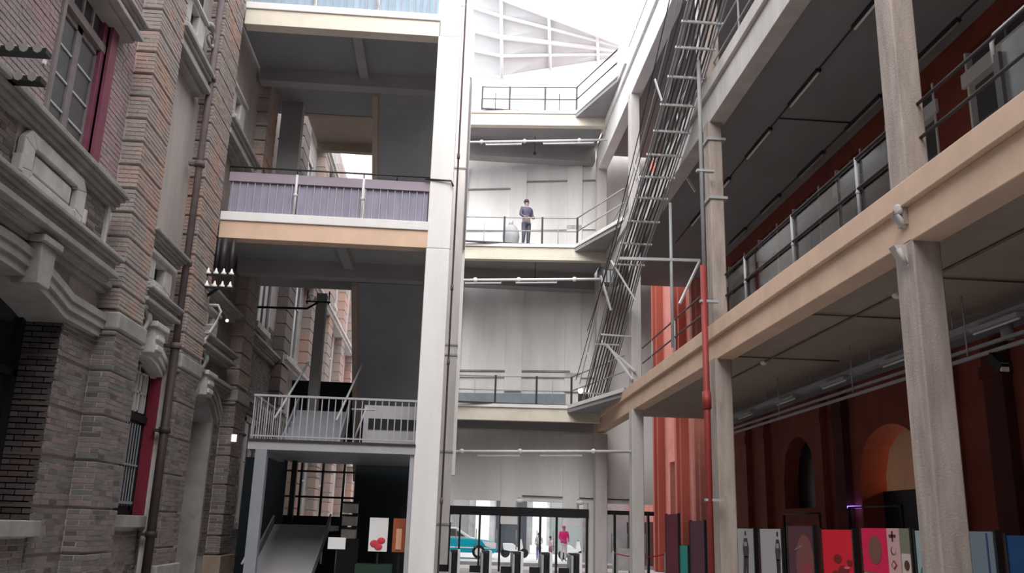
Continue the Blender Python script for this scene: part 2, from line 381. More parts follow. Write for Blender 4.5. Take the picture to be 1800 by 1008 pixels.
def keystone(yc, w, z0, z1, x1, m='stone'):
    global tn
    mb = MB().prism([(-5.25, yc-w*.38, z0), (-5.25, yc+w*.38, z0), (-5.25, yc+w/2, z1), (-5.25, yc-w/2, z1)], (x1+5.25, 0, 0))
    mb.box(-5.25, x1+.05, yc-w*.62, yc+w*.62, z1, z1+.09)
    if m != 'stone':
        mb.box(-5.25, x1+.04, yc-w*.3, yc+w*.3, z0+.05, z0+.14).box(-5.25, x1+.04, yc-w*.34, yc+w*.34, z0+.22, z0+.3)
    struct('trim_%d' % tn, mb, m, bevel=.015); tn += 1
keystone(10.72, .42, 4.22, 4.72, -4.93); keystone(15.05, .55, 4.2, 4.62, -4.9, 'stone_pale'); keystone(18.6, .6, 4.0, 4.4, -4.92, 'stone_pale')
# carved scrolls beside capitals
def scroll(y, z, m='stone'):
    global tn
    mb = MB()
    pts = [(-4.98+.02*math.cos(t), y+.035*t*math.cos(t)*.75, z+.035*t*math.sin(t)*.75) for t in [k*.45 for k in range(3, 20)]]
    mb.tube(pts, .04, 6).ball((-4.97, y-.1, z+.22), (.08, .16, .07)).ball((-4.97, y+.22, z+.08), (.07, .1, .12))
    struct('trim_%d' % tn, mb, m); tn += 1
scroll(14.35, 4.62); scroll(18.0, 4.62); scroll(14.35, 9.85+.9); scroll(15.9, 10.6)
# sills
def sill(y0, y1, z0, z1, x=-5.08):
    global tn
    struct('trim_%d' % tn, MB().box(-5.9, x, y0, y1, z0, z1), 'stone', bevel=.015); tn += 1
sill(7.6, 12.1, 1.3, 1.5); sill(14.22, 16.38, 1.4, 1.6)
# reveal of the window and pale strip beside it
struct('trim_%d' % tn, MB().box(-5.5, -5.12, 16.12, 16.16, 1.6, 4.12), 'window_red'); tn += 1
struct('trim_%d' % tn, MB().box(-5.14, -5.06, 16.2, 16.3, 0, 4.3), 'stone_pale'); tn += 1
# --------------------------------------------------------- windows of the facade
def casement(name, X, y0, y1, z0, z1, rows, cols, frame, bar_m, zt=None, leaf=2, t=.07, gl='glass_black'):
    mb = MB().box(X-.06, X+.05, y0, y0+t, z0, z1).box(X-.06, X+.05, y1-t, y1, z0, z1).box(X-.06, X+.05, y0, y1, z0, z0+t).box(X-.06, X+.05, y0, y1, z1-t, z1)
    if zt: mb.box(X-.06, X+.09, y0, y1, zt-.05, zt+.07)
    w = struct(name, mb, frame)
    L = (y1-y0-2*t)/leaf; zz = (zt-.05) if zt else z1-t
    for k in range(leaf):
        a, c = y0+t+k*L, y0+t+(k+1)*L
        lf = MB()
        for q in (a, c-.08): lf.box(X-.03, X+.03, q, q+.08, z0+t, zz)
        lf.box(X-.03, X+.03, a, c, z0+t, z0+t+.1).box(X-.03, X+.03, a, c, zz-.09, zz)
        l = lf.go('sash', frame, w)
        g = MB().box(X-.015, X, a+.08, c-.08, z0+t+.1, zz-.09).go('pane', gl, w)
        bb = MB()
        for i in range(1, rows): z = z0+t+.1+(zz-z0-t-.19)*i/rows; bb.box(X-.01, X+.02, a+.08, c-.08, z-.012, z+.012)
        for i in range(1, cols): q = a+.08+(c-a-.16)*i/cols; bb.box(X-.01, X+.02, q-.012, q+.012, z0+t+.1, zz-.09)
        if bb.v: bb.go('glazing_bar', bar_m, w)
    if zt:
        MB().box(X-.015, X, y0+t, y1-t, zt+.07, z1-t).go('pane', gl, w)
        bb = MB()
        for i in range(1, leaf*2): q = y0+t+(y1-y0-2*t)*i/(leaf*2); bb.box(X-.01, X+.03, q-.022, q+.022, zt+.07, z1-t)
        bb.go('glazing_bar', 'pale_frame', w)
    return w
mat('glass_dull', (.10, .105, .11), .35, .3, 2, spec=.6)
w1 = casement('window_1', -5.32, 10.56, 12.02, 6.15, 9.3, 4, 1, 'window_brown', 'pale_frame', zt=8.1, gl='glass_dull')
MB().box(-5.42, -5.24, 11.9, 12.05, 6.15, 9.3).go('window_jamb', 'window_plum', w1)
MB().box(-5.5, -5.17, 12.02, 12.26, 6.15, 9.3).go('window_jamb', 'window_plum', w1)
MB().box(-5.5, -5.17, 10.5, 10.58, 6.15, 9.3).go('window_jamb', 'window_brown', w1)
w2 = casement('window_2', -5.36, 14.2, 16.12, 1.6, 4.2, 1, 1, 'black', 'pale_frame', zt=3.2, t=.08)
bb = MB()
for i in range(7): q = 15.1+i*.13; bb.box(-5.30, -5.28, q, q+.012, 1.75, 3.1)
bb.box(-5.31, -5.27, 14.9, 15.95, 1.78, 1.82).box(-5.31, -5.27, 14.9, 15.95, 2.4, 2.43)
bb.go('window_grille', 'grey_paint', w2)
bb = MB()
for (a, c) in ((15.25, 15.6), (15.62, 15.97)):
    for z in (3.3, 3.62, 3.95): bb.box(-5.33, -5.29, a, c, z, z+.03)
    for q in (a, (a+c)/2, c-.03): bb.box(-5.33, -5.29, q, q+.03, 3.3, 3.98)
bb.go('glazing_bar', 'pale_frame', w2)
w3 = struct('window_3', MB().box(-5.78, -5.72, 8, 12.02, 1.5, 4.5), 'glass_black')
bb = MB()
for y in (8, 9.3, 10.6, 11.9): bb.box(-5.74, -5.66, y, y+.1, 1.5, 4.4)
bb.box(-5.74, -5.66, 8, 12, 3.3, 3.4).go('window_frame', 'black', w3)
struct('window_4', MB().box(-5.17, -5.14, 14.6, 15.7, 9.95, 12.5), 'glass_black')
d1 = struct('door_1', MB().box(-5.95, -5.85, 18.1, 20.3, 0, 4.1), 'grey_paint')
MB().box(-5.9, -5.2, 20.2, 20.3, 0, 3.9).go('door_reveal', 'stone', d1)
MB().box(-5.86, -5.83, 18.3, 19.1, .1, 3.2).box(-5.86, -5.83, 19.25, 20.1, .1, 3.2).go('door_panel', 'grey_paint', d1)
MB().box(-5.83, -5.78, 19.12, 19.2, 1.2, 1.5).go('door_handle', 'steel', d1)
for k, (y, z0, z1) in enumerate([(23.2, 6.6, 9.4), (23.2, 1.5, 4.0), (27.8, 6.6, 9.4), (32.2, 6.6, 9.4), (36.7, 6.6, 9.4), (41.1, 6.6, 9.4), (27.8, 1.4, 4), (32.2, 1.4, 4.0), (36.7, 1.4, 4.0), (27.8, 10.6, 13.4), (32.2, 10.6, 13.4), (36.7, 10.6, 13.4)]):
    o = struct('window_%d' % (5+k), MB().box(XW-.1, XW+.03, y, y+1.4, z0, z1), 'glass_black')
    MB().box(XW, XW+.08, y-.1, y+.02, z0-.1, z1+.1).box(XW, XW+.08, y+1.38, y+1.5, z0-.1, z1+.1).box(XW, XW+.08, y-.1, y+1.5, z1, z1+.15).box(XW, XW+.14, y-.15, y+1.55, z0-.15, z0).go('window_frame', 'stone_pale', o)
    MB().box(XW, XW+.06, y+.67, y+.73, z0, z1).box(XW, XW+.06, y, y+1.4, z0+(z1-z0)*.6, z0+(z1-z0)*.6+.06).go('glazing_bar', 'pale_frame', o)
for z in (4.4, 6.0, 9.5, 14.6):
    struct('trim_%d' % tn, MB().box(XW-.1, XO+.04, 26, 64, z, z+.14).box(XW-.1, XO+.12, 26, 64, z+.14, z+.26), 'stone_pale'); tn += 1
# --------------------------------------------------------- right wall (red)
XR = 9.3
rw = MB()
AR = [(17.0, 19.8, 0, 3.0, 3.95, 'big'), (22.3, 24.45, 2.3, 3.1, 4.15, 'win'), (11.2, 13.2, 2.3, 3.1, 4.15, 'win')]
def arched_wall(mb, y0, y1, z0, z1, arches, x0, x1):
    ys = y0
    for (a, c, zb, zsp, zt, _) in sorted(arches):
        mb.box(x0, x1, ys, a, z0, z1)
        if zb > z0: mb.box(x0, x1, a, c, z0, zb)
        n = 12; m = (a+c)/2; h = (c-a)/2
        f = lambda y: zsp+(zt-zsp)*math.sqrt(max(0, 1-((y-m)/h)**2))
        for i in range(n):
            p, q = a+(c-a)*i/n, a+(c-a)*(i+1)/n
            mb.prism([(x0, p, f(p)), (x0, q, f(q)), (x0, q, z1), (x0, p, z1)], (x1-x0, 0, 0))
        ys = c
    mb.box(x0, x1, ys, y1, z0, z1)
arched_wall(rw, -8, 30.2, 0, 5.2, AR, XR, XR+.6)
rw.box(XR, XR+.6, -8, 30.2, 5.2, 8.0).box(XR, XR+.6, -8, 30.2, 10.4, 18.5)
for a, c in ((-8, 9.0), (10.6, 12.0), (14.3, 15.4), (17.4, 18.6), (20.0, 21.0), (22.8, 24), (25.6, 26.9), (28.6, 30.2)): rw.box(XR, XR+.6, a, c, 8.0, 10.4)
wall_right = struct('wall_right', rw, 'red_wall')
for y in (14.0, 15.6, 20.2, 21.4, 25.4, 27.0, 29.3):
    MB().box(XR-.18, XR, y, y+.55, 0, 4.9).box(XR-.22, XR, y-.04, y+.59, 4.3, 4.5).box(XR-.22, XR, y-.04, y+.59, 0, .5).go('pilaster', 'red_dark' if y in (20.2, 14.0) else 'red_wall', wall_right)
for k, (a, c) in enumerate(((9.0, 10.6), (12.0, 14.3), (15.4, 17.4), (18.6, 20.0), (21.0, 22.8), (24, 25.6), (26.9, 28.6))):
    w = struct('window_%d' % (30+k), MB().box(XR+.1, XR+.13, a, c, 8.0, 10.4), 'glass_dull')
    MB().box(XR-.02, XR+.2, a, a+.06, 7.95, 10.4).box(XR-.02, XR+.2, c-.06, c, 7.95, 10.4).box(XR-.1, XR+.2, a-.1, c+.1, 7.8, 8.0).box(XR-.06, XR+.2, a-.1, c+.1, 9.72, 10.0).go('window_frame', 'white_paint', w)
    MB().box(XR+.04, XR+.1, (a+c)/2-.03, (a+c)/2+.03, 8, 10.4).box(XR+.04, XR+.1, a, c, 8.9, 8.95).go('glazing_bar', 'grey_paint', w)
# rooms behind the arches
struct('door_2', MB().box(XR+.5, XR+.55, 17.0, 19.8, 0, 2.62), 'black')
struct('window_40', MB().box(XR+.4, XR+.45, 22.2, 24.6, 2.2, 4.3), 'glass_black')
struct('window_41', MB().box(XR+.4, XR+.45, 11.1, 13.4, 2.2, 4.3), 'glass_black')
rm = MB().box(XR+3.0, XR+3.1, 15, 22, 0, 4.6).box(XR+.6, XR+3.1, 15, 22, 4.6, 4.7).box(XR+.6, XR+3.1, 22, 22.1, 0, 4.7).box(XR+.6, XR+3.1, 14.9, 15, 0, 4.7)
struct('wall_inner', rm, 'stucco')
o = thing('pendant_lamp', 'warm glowing pendant lamp inside the big right arch', 'lamp', (XR+1.6, 19.6, 3.3))
MB().ball((XR+1.6, 19.6, 3.3), .12).go('bulb', 'lamp_glow', o); MB().tube([(XR+1.6, 19.6, 3.4), (XR+1.6, 19.6, 4.6)], .012, 5).go('cord', 'black', o)
ld = bpy.data.lights.new('pendant_light', 'POINT'); ld.energy = 14; ld.color = (1, .5, .2); ld.shadow_soft_size = .15
lo = bpy.data.objects.new('pendant_light', ld); C.objects.link(lo); lo.location = (XR+1.6, 19.3, 3.05)
# --------------------------------------------------------- back wall (turned a little), with the entrance opening
def bw(x): return 34.9-.2*x
def slab_w(mb, x0, x1, z0, z1, t=.35, off=0):
    mb.prism([(x0, bw(x0)+off, z0), (x1, bw(x1)+off, z0), (x1, bw(x1)+off, z1), (x0, bw(x0)+off, z1)], (0, t, 0))
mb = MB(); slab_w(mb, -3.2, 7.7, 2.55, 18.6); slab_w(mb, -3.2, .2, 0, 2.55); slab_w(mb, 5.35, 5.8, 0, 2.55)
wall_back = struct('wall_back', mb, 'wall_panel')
mb = MB()
for (z0, z1) in ((7.7, 11.2), (13.6, 15.6), (2.7, 5.0)):       # raised ribs framing the recessed panels
    for xa, xb in ((-.1, .35), (2.1, 2.75), (4.4, 5.0)): slab_w(mb, xa, xb, z0-1.0, z1+.5, .1, -.1)
for z in (7.25, 12.1+1.2): 
    slab_w(mb, -.1, 2.1, z, z+.18, .1, -.1); slab_w(mb, 2.75, 6, z, z+.18, .1, -.1)
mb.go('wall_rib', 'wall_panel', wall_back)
mb = MB(); slab_w(mb, 2.75, 5.6, 15.4, 15.45, .08, -.08); slab_w(mb, .2, 2.1, 15.1, 15.15, .08, -.08); slab_w(mb, 2.75, 4.6, 7.45, 7.52, .14, -.14); slab_w(mb, .2, 2.1, 7.45, 7.52, .14, -.14)
mb.go('panel_ledge', 'stone', wall_back)
# red wall beyond the right gallery, daylight painted into its paler red
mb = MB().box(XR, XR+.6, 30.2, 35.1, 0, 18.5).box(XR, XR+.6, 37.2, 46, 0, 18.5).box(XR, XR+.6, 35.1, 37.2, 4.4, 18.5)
wall_far = struct('wall_right_far', mb, 'red_wall_lit')
for y in (38.0, 34.2, 31.6): MB().box(XR-.3, XR, y, y+.8, 0, 18.5).box(XR-.42, XR, y+.25, y+.55, 0, 18.5).go('pilaster', flat((.52, .16, .12), .85) if y != 31.6 else 'red_wall_lit', wall_far)
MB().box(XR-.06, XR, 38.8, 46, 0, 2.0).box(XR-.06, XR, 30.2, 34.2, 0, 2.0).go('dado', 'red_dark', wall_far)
struct('door_3', MB().box(XR+.3, XR+.36, 35.1, 37.2, 0, 4.4), 'glass_dull')
we = struct('wall_end', MB().box(7.0, XR+.6, 46, 46.4, 3.3, 18.5), 'red_wall_lit'); MB().box(7.0, XR+.6, 46, 46.4, 0, 3.3).go('lower_wall', 'street_grey', we)
wa = struct('wall_alley', MB().box(-6.6, -1.5, 52, 52.5, 0, 32), 'brick_far')
for x in (-4.6, -3.3, -2.0):
    MB().box(x-.25, x+.25, 51.75, 52, 0, 32).go('pilaster', 'stone_pale', wa)
for z in range(3, 31, 4):
    for x in (-4.0, -2.65): MB().box(x-.3, x+.3, 51.9, 52, z, z+2.2).go('window_recess', 'glass_dull', wa); MB().box(x-.36, x+.36, 51.8, 52, z-.2, z).box(x-.36, x+.36, 51.85, 52, z+2.2, z+2.35).go('window_sill', 'stone_pale', wa)
    MB().box(-6.6, -1.5, 51.8, 52, z+3, z+3.25).go('string_course', 'stone_pale', wa)
struct('wall_front_unseen', MB().box(-6.2, 10, -8.4, -8, 0, 18), 'soffit')  # unseen wall behind the camera, added to darken the near courtyard
# --------------------------------------------------------- entrance doors in the back wall
def doorline(name, xs, ztop, zhead, x0, x1):
    mb = MB(); slab_w(mb, x0, x1, ztop, zhead, .25, -.12); d = struct(name, mb, 'black')
    for x in xs: MB().box(x-.035, x+.035, bw(x)-.1, bw(x)+.1, 0, ztop).go('door_frame', 'black', d)
    for a, c in zip(xs[:-1], xs[1:]):
        mb = MB(); slab_w(mb, a+.04, c-.04, .05, ztop, .012, 0); mb.go('pane', 'clear_glass', d)
        MB().tube([(c-.12, bw(c)-.09, .8), (c-.12, bw(c)-.09, 1.5)], .018, 6).go('door_handle', 'steel', d)
    return d
doorline('door_4', [.25, .62, 1.36, 2.12, 2.84, 3.6, 4.2, 5.3], 2.0, 2.32, .2, 5.35)
doorline('door_5', [5.85, 6.3, 6.85, 7.5], 2.15, 2.3, 5.8, 7.7)

# ================================================================== RIGHT GALLERY FRAME
cols = [(9.87, 'nearest'), (17.9, 'second'), (26.0, 'third'), (34.1, 'far')]
def column(x0, x1, y, d, zs, label, m, xin=.03):
    o = thing('concrete_column', label, 'column', ((x0+x1)/2, y, 0), 'concrete columns of the right gallery')
    for k, (a, c) in enumerate(zs):
        i = 0 if k == 0 else xin
        ch = .02; X0, X1, Y0, Y1 = x0+i*.3, x1-i*1.3, y+i*.3, y+d-i*.3
        mb = MB().prism([(X0+ch, Y0, a), (X1-ch, Y0, a), (X1, Y0+ch, a), (X1, Y1-ch, a), (X1-ch, Y1, a), (X0+ch, Y1, a), (X0, Y1-ch, a), (X0, Y0+ch, a)], (0, 0, c-a))
        mb.go('shaft', m, o)
    return o
c1 = column(5.46, 5.82, 9.82, .44, [(0, 5.1), (5.82, 10.45)], 'large rough concrete column in front of the posters, nearest right', 'concrete_rough')
c2 = column(5.42, 5.77, 17.75, .44, [(0, 5.1), (5.82, 10.45), (11.35, 15.5)], 'concrete column behind the dark red downpipe on the right', 'concrete_rough')
c3 = column(5.42, 5.77, 26.15, .45, [(0, 5.1), (5.82, 10.45), (11.35, 15.5)], 'pale concrete column where the gallery meets the end walkways', 'concrete')
c4 = column(5.42, 5.85, 32.6, .5, [(0, 5.0), (5.9, 10.6), (11.5, 16)], 'shaded grey column right of the entrance doors', 'concrete')
for c, z in ((c2, 9.98), (c2, 8.6)):
    y = 17.75; MB().box(5.39, 5.8, y-.03, y+.47, z, z+.06).go('collar', 'steel', c)
# gallery floors as things
def gallery(label, zt, fz, bz, y1, m_soffit, beam_m='beam_peach'):
    o = thing('gallery_deck', label, 'balcony', (7.4, 14, bz), 'concrete decks of the right gallery')
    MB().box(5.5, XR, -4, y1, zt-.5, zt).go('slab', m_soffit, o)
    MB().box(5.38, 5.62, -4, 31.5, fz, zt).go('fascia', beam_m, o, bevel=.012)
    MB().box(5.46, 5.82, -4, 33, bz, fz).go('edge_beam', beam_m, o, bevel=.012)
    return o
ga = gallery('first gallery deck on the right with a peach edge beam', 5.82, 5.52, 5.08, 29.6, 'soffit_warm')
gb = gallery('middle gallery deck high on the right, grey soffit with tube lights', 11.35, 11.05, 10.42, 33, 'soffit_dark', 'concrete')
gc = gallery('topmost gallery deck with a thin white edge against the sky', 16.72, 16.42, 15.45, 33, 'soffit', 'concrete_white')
MB().box(8.9, XR, -4, 29.6, 5.05, 5.42).go('wall_beam', 'soffit_dark', ga)
# L1 ceiling thin conduit
o = tag(MB().tube([(6.9, 5, 5.29), (6.9, 22, 5.29)], .018, 6).tube([(6.9, 12, 5.29), (8.4, 12, 5.29)], .015, 5).tube([(5.9, 14.5, 5.29), (8.4, 14.5, 5.29)], .015, 5).tube([(5.9, 18.5, 5.29), (8.4, 18.5, 5.29)], .015, 5).go('ceiling_conduit', 'pipe_brown'), 'thin brown conduit branching under the peach ceiling of the first deck', 'conduit')
for k, (y, lab) in enumerate(((13.0, 'small cream smoke detector on the first deck ceiling, nearer one'), (19.0, 'small cream smoke detector on the first deck ceiling, farther one'))):
    q = MB().tube([(6.9, y, 5.32), (6.9, y, 5.27), (6.9, y, 5.23)], [.07, .08, .04], 12).go('smoke_detector', 'lamp_white'); tag(q, lab, 'detector', 'detectors under the first deck')
# ducts and light tracks along the inner wall
duct = thing('cable_trunking', 'thick grey trunking running under the ceiling along the red wall', 'trunking', (8.35, 18, 4.9))
MB().bar((8.35, 3, 4.92), (8.35, 28, 4.92), .16, .12).go('trunk', 'grey_rail', duct)
for y in range(5, 28, 3): MB().tube([(8.35, y, 4.95), (8.35, y, 5.42)], .015, 5).go('hanger', 'steel', duct)
tr = thing('light_track', 'twin grey lighting track hung below the trunking', 'track', (7.9, 18, 4.3))
for dz in (0, .16): MB().bar((7.9+dz*.6, 3, 4.3+dz), (7.9+dz*.6, 27, 4.3+dz), .05, .05).go('rail', 'grey_rail', tr)
for y in range(5, 27, 4): MB().tube([(7.95, y, 4.35), (7.95, y, 5.42)], .012, 5).go('hanger', 'steel', tr)
for i, y in enumerate((12.6, 15.6, 18.4, 21.2, 24.2)):
    q = thing('tube_light', 'unlit tube light under the grey trunking, %s from the near end' % ('first', 'second', 'third', 'fourth', 'fifth')[i], 'light', (8.2, y, 4.78), 'tube lights under the trunking')
    MB().box(8.14, 8.26, y-.6, y+.6, 4.78, 4.84).go('housing', 'steel', q); MB().tube([(8.2, y-.58, 4.755), (8.2, y+.58, 4.755)], .02, 6).go('tube', 'lamp_white', q)
sp = thing('spotlight', 'black box spotlight hanging from the track right of the near column', 'light', (7.9, 12.2, 4.2))
MB().bar((7.9, 12.3, 4.22), (7.9, 12.05, 4.0), .14, .14).go('head', 'black', sp); MB().tube([(7.9, 12.25, 4.3), (7.9, 12.2, 4.15)], .02, 6).go('yoke', 'black', sp)
MB().box(7.84, 7.96, 12.03, 12.06, 3.96, 4.08).go('lens', 'lamp_white', sp)
# tube lights of the middle deck ceiling
rowA = [(12.9, 14.3), (15.9, 17.5), (18.7, 20.4), (21.8, 22.9), (24.3, 25.6)]
rowB = [(13.8, 15.3), (16.8, 18.5), (19.8, 21.4), (22.8, 24.3), (25.7, 27.2)]
od = ('nearest', 'second', 'third', 'fourth', 'farthest')
for X, row, nm in ((7.2, rowA, 'courtyard side'), (8.95, rowB, 'wall side')):
    for i, (a, c) in enumerate(row):
        q = thing('tube_light', '%s unlit tube light in the %s row under the middle deck' % (od[i], nm), 'light', (X, (a+c)/2, 10.75), 'tube lights under the middle deck')
        MB().box(X-.05, X+.05, a, c, 10.78, 10.85).go('housing', 'dark_metal', q)
        MB().tube([(X, a+.04, 10.755), (X, c-.04, 10.755)], .028, 8).go('tube', 'lamp_white' if X < 8 else 'soffit', q)
    tag(MB().tube([(X, 8, 10.83), (X, 27.5, 10.83)], .02, 6).go('ceiling_conduit', 'dark_metal'), 'dark conduit linking the tube lights of the %s row' % nm, 'conduit')
tag(MB().tube([(7.2, 18.2, 10.83), (8.95, 18.2, 10.83)], .015, 6).go('ceiling_conduit', 'dark_metal'), 'short cross conduit between the two rows of tube lights', 'conduit')
# pipe railings of the first right gallery
def pipe_rail(name, label, pts, z0, hs, posts, r=.03, m='dark_metal', group='gallery railings', cat='railing', pm=None, pr=None):
    o = thing(name, label, cat, (pts[0][0], pts[0][1], z0), group)
    for h in hs: MB().tube([(x, y, z0+h) for x, y in pts], r, 8).go('rail', m, o)
    for (x, y) in posts:
        MB().tube([(x, y, z0), (x, y, z0+hs[0]+.02)], pr or r*1.1, 8).go('post', pm or m, o)
        MB().ball((x, y, z0+hs[0]*.52), (pr or r)*1.7, 8, 5).go('joint', pm or m, o)
    return o
R1 = [(10.35, 17.75, 'steel pipe railing between the near column and the red downpipe column'), (18.2, 25.9, 'brown pipe railing beyond the red downpipe, by the red lit wall'), (-2, 9.85, 'dark pipe railing right of the near column, running out of frame')]
for a, c, lab in R1:
    n = max(2, int((c-a)/2.3)); ps = [(5.7, a+(c-a)*(i+.5)/n) for i in range(n)] if c > 10 else []
    o = pipe_rail('pipe_railing', lab, [(5.7, a), (5.7, c)], 5.82, [1.08, .62], ps, m='dark_metal' if a < 18 else 'pipe_brown', pm='steel', r=.022)
    if a > 9 and a < 18:
        for i in range(4): MB().box(5.735, 5.745, a+.1+i*1.85, a+1.85+i*1.85, 5.95, 6.9).go('glass_panel', 'smoky_glass', o)
for (zz, lab) in ((11.35, 'thin pipe railing along the edge of the middle deck'), (16.72, 'thin pipe railing along the topmost deck edge')):
    pipe_rail('pipe_railing', lab, [(5.6, 6), (5.6, 31)], zz, [1.05, .55], [(5.6, 6+2.5*i) for i in range(11)], r=.02, m='steel')
# white-framed display board standing on first gallery, right edge of picture
o = thing('display_stand', 'dark display stand with a pale tube frame behind the near railing', 'stand', (6.5, 9.3, 5.92))
MB().tube([(6.5, 9.42, 7.3), (6.5, 9.42, 7.58), (6.5, 9.36, 7.66), (6.5, 6.6, 7.66), (6.5, 6.5, 7.55), (6.5, 6.5, 5.82)], .03, 8).go('frame', 'steel_light', o)
MB().box(6.53, 6.57, 6.6, 9.3, 6.0, 7.5).go('board', 'glass_dull', o)
MB().box(6.48, 6.62, 9.3, 9.42, 5.82, 7.4).go('leg', 'dark_metal', o)
for y, m, lab in ((12.2, 'white_paint', 'pale banner board behind the steel railing'), (14.6, 'pale_frame', 'grey pale board leaning further along the gallery'), (16.4, 'stone', 'greyish board next to the red pipe column')):
    q = thing('banner_board', lab, 'board', (8.6, y, 5.92), 'boards on the first gallery')
    MB().box(8.58, 8.62, y, y+.8, 5.95, 7.6).go('panel', m, q); [MB().box(8.56, 8.64, y+d, y+d+.06, 5.82, 7.7).go('frame_post', 'dark_metal', q) for d in (-.06, .8)]
# broken bracket stubs on the near column
o = thing('bracket_stub', 'broken cream bracket stub on the beam at the near column', 'bracket', (5.3, 9.8, 5.4))
MB().tube([(5.5, 9.95, 5.58), (5.38, 9.93, 5.5), (5.33, 9.93, 5.42), (5.4, 9.93, 5.34), (5.5, 9.93, 5.29)], [.06, .07, .06, .05, .04], 8).go('hook', 'concrete', o)
MB().box(5.42, 5.48, 9.85, 10.05, 5.3, 5.52).go('plate', 'concrete_rough', o)
o = thing('bracket_stub', 'small pale corbel scrap under the beam, head of the near column', 'bracket', (5.25, 9.85, 4.9))
MB().prism([(5.48, 9.95, 4.72), (5.3, 9.95, 5.05), (5.48, 9.95, 5.08)], (0, .14, 0)).tube([(5.34, 9.93, 5.0), (5.42, 9.93, 4.8)], .03, 6).go('corbel', 'concrete', o)
# downpipe on second column
o = thing('downpipe', 'tall downpipe, grey above and dark red below, before the second column', 'pipe', (5.2, 17.5, 0))
MB().tube([(5.17, 17.5, 7.0), (5.17, 17.5, 16)], .045, 10).go('upper_pipe', 'steel', o)
MB().tube([(5.15, 17.5, 0), (5.15, 17.5, 7.0)], .065, 10).go('lower_pipe', 'pipe_red', o)
MB().tube([(5.15, 17.5, 4.0), (5.15, 17.5, 4.35)], .09, 10).go('coupling', 'pipe_red', o)
for z in (2.2, 6.2, 9.1): MB().box(5.06, 5.44, 17.45, 17.55, z, z+.05).go('clamp', 'steel', o)

# ================================================================== END WALKWAYS
def walkway(label, zt, Y, yw, fas_m, sof_m, h=.4, xl=.15):
    o = thing('end_walkway', label, 'walkway', (3, Y, zt-h), 'walkways across the far end')
    yr = Y-.45
    def yy(x): return Y+(yr-Y)*(x-xl)/(4.25-xl)
    pts = [(-.4, yy(-.4)), (4.25, yr), (5.44, 27.3), (5.44, yw-.9), (-.4, yw)]
    MB().prism([(x, y, zt-.26) for x, y in pts], (0, 0, .14)).go('slab', sof_m, o)
    MB().box(-.4, 5.44, yw-1.1, yw-.5, zt-(.8 if zt < 8 else .9), zt-.26).go('back_beam', 'soffit', o)
    MB().prism([(-.4, yy(-.4)-.02, zt-h*.95), (5.44, yy(5.44)-.02, zt-h*.95), (5.44, yy(5.44)+.25, zt-h*.95), (-.4, yy(-.4)+.25, zt-h*.95)], (0, 0, h*.76)).go('beam', fas_m, o)
    MB().prism([(-.4, yy(-.4)-.08, zt-.12), (4.25, yr-.08, zt-.12), (5.4, 27.2, zt-.12), (5.6, 27.5, zt-.12), (4.4, yr+.3, zt-.12), (-.4, yy(-.4)+.3, zt-.12)], (0, 0, .12)).go('nosing', 'concrete_white', o)
    MB().prism([(x, y, zt-.12) for x, y in [(-.4, yy(-.4)+.3), (4.4, yr+.3), (5.5, 27.5), (5.5, yw-.9), (-.4, yw)]], (0, 0, .11)).go('floor_screed', sof_m, o)
    return yy
def end_rail(label, zt, yy, xs, h=1.02, far=True, m='dark_metal', rm='steel', Y2=27.4):
    o = thing('walkway_railing', label, 'railing', (3, yy(3), zt), 'railings of the end walkways')
    for hh in (h, h*.5): MB().tube([(xs[0], yy(xs[0]), zt+hh), (xs[-1], yy(xs[-1]), zt+hh)], .022, 8).go('rail', rm, o)
    for hh in (h+.02, h*.52): MB().tube([(xs[-1], yy(xs[-1]), zt+hh), (5.45, Y2, zt+hh)], .025, 8).go('rail', rm, o)
    for x in xs: MB().box(x-.035, x+.035, yy(x)-.03, yy(x)+.03, zt-.02, zt+h+.03).go('post', m, o)
    MB().box(xs[0], xs[-1], yy(2)-.03, yy(2)+.02, zt-.01, zt+.05).go('kick_plate', m, o)
    for x in [(a+c)/2 for a, c in zip(xs[:-1], xs[1:])][::2]: MB().tube([(x, yy(x)+.5, zt), (x, yy(x)+.5, zt+h)], .02, 6).go('back_post', rm, o)
    return o
y1 = walkway('lowest walkway across the far end with a cream edge beam', 5.9, 32.4, 34.4, 'beam_cream', 'soffit', .62)
y2 = walkway('middle walkway across the far end where a person stands', 11.55, 31.0, 34.4, 'beam_cream', 'soffit', .62)
y3 = walkway('top walkway across the far end under the glass roof', 16.95, 31.2, 34.4, 'beam_cream', 'soffit', .62)
r1 = end_rail('dark posted railing of the lowest end walkway', 5.9, y1, [.18, 1.65, 3.14, 4.4])
end_rail('dark posted railing of the middle end walkway', 11.55, y2, [.26, 1.7, 3.08, 4.35])
end_rail('dark posted railing of the top end walkway by the white parapet', 16.95, y3, [.7, 1.75, 3.1, 4.3], h=1.0, rm='dark_metal')
q = MB(); slab_w(q, -.2, 4.4, 5.9, 6.55, .06, -.5); tag(q.go('barrier_panel', 'slate_panel'), 'low blue grey barrier panel standing behind the lowest walkway railing', 'panel')
# white parapet behind the top walkway
q = MB(); slab_w(q, -1, 7.0, 16.95, 18.3, .2, -.35); q.box(5.3, 5.45, 26.5, 33, 16.72, 17.9); tag(q.go('parapet', 'concrete_white'), 'white parapet wall behind the top walkway railing', 'parapet')
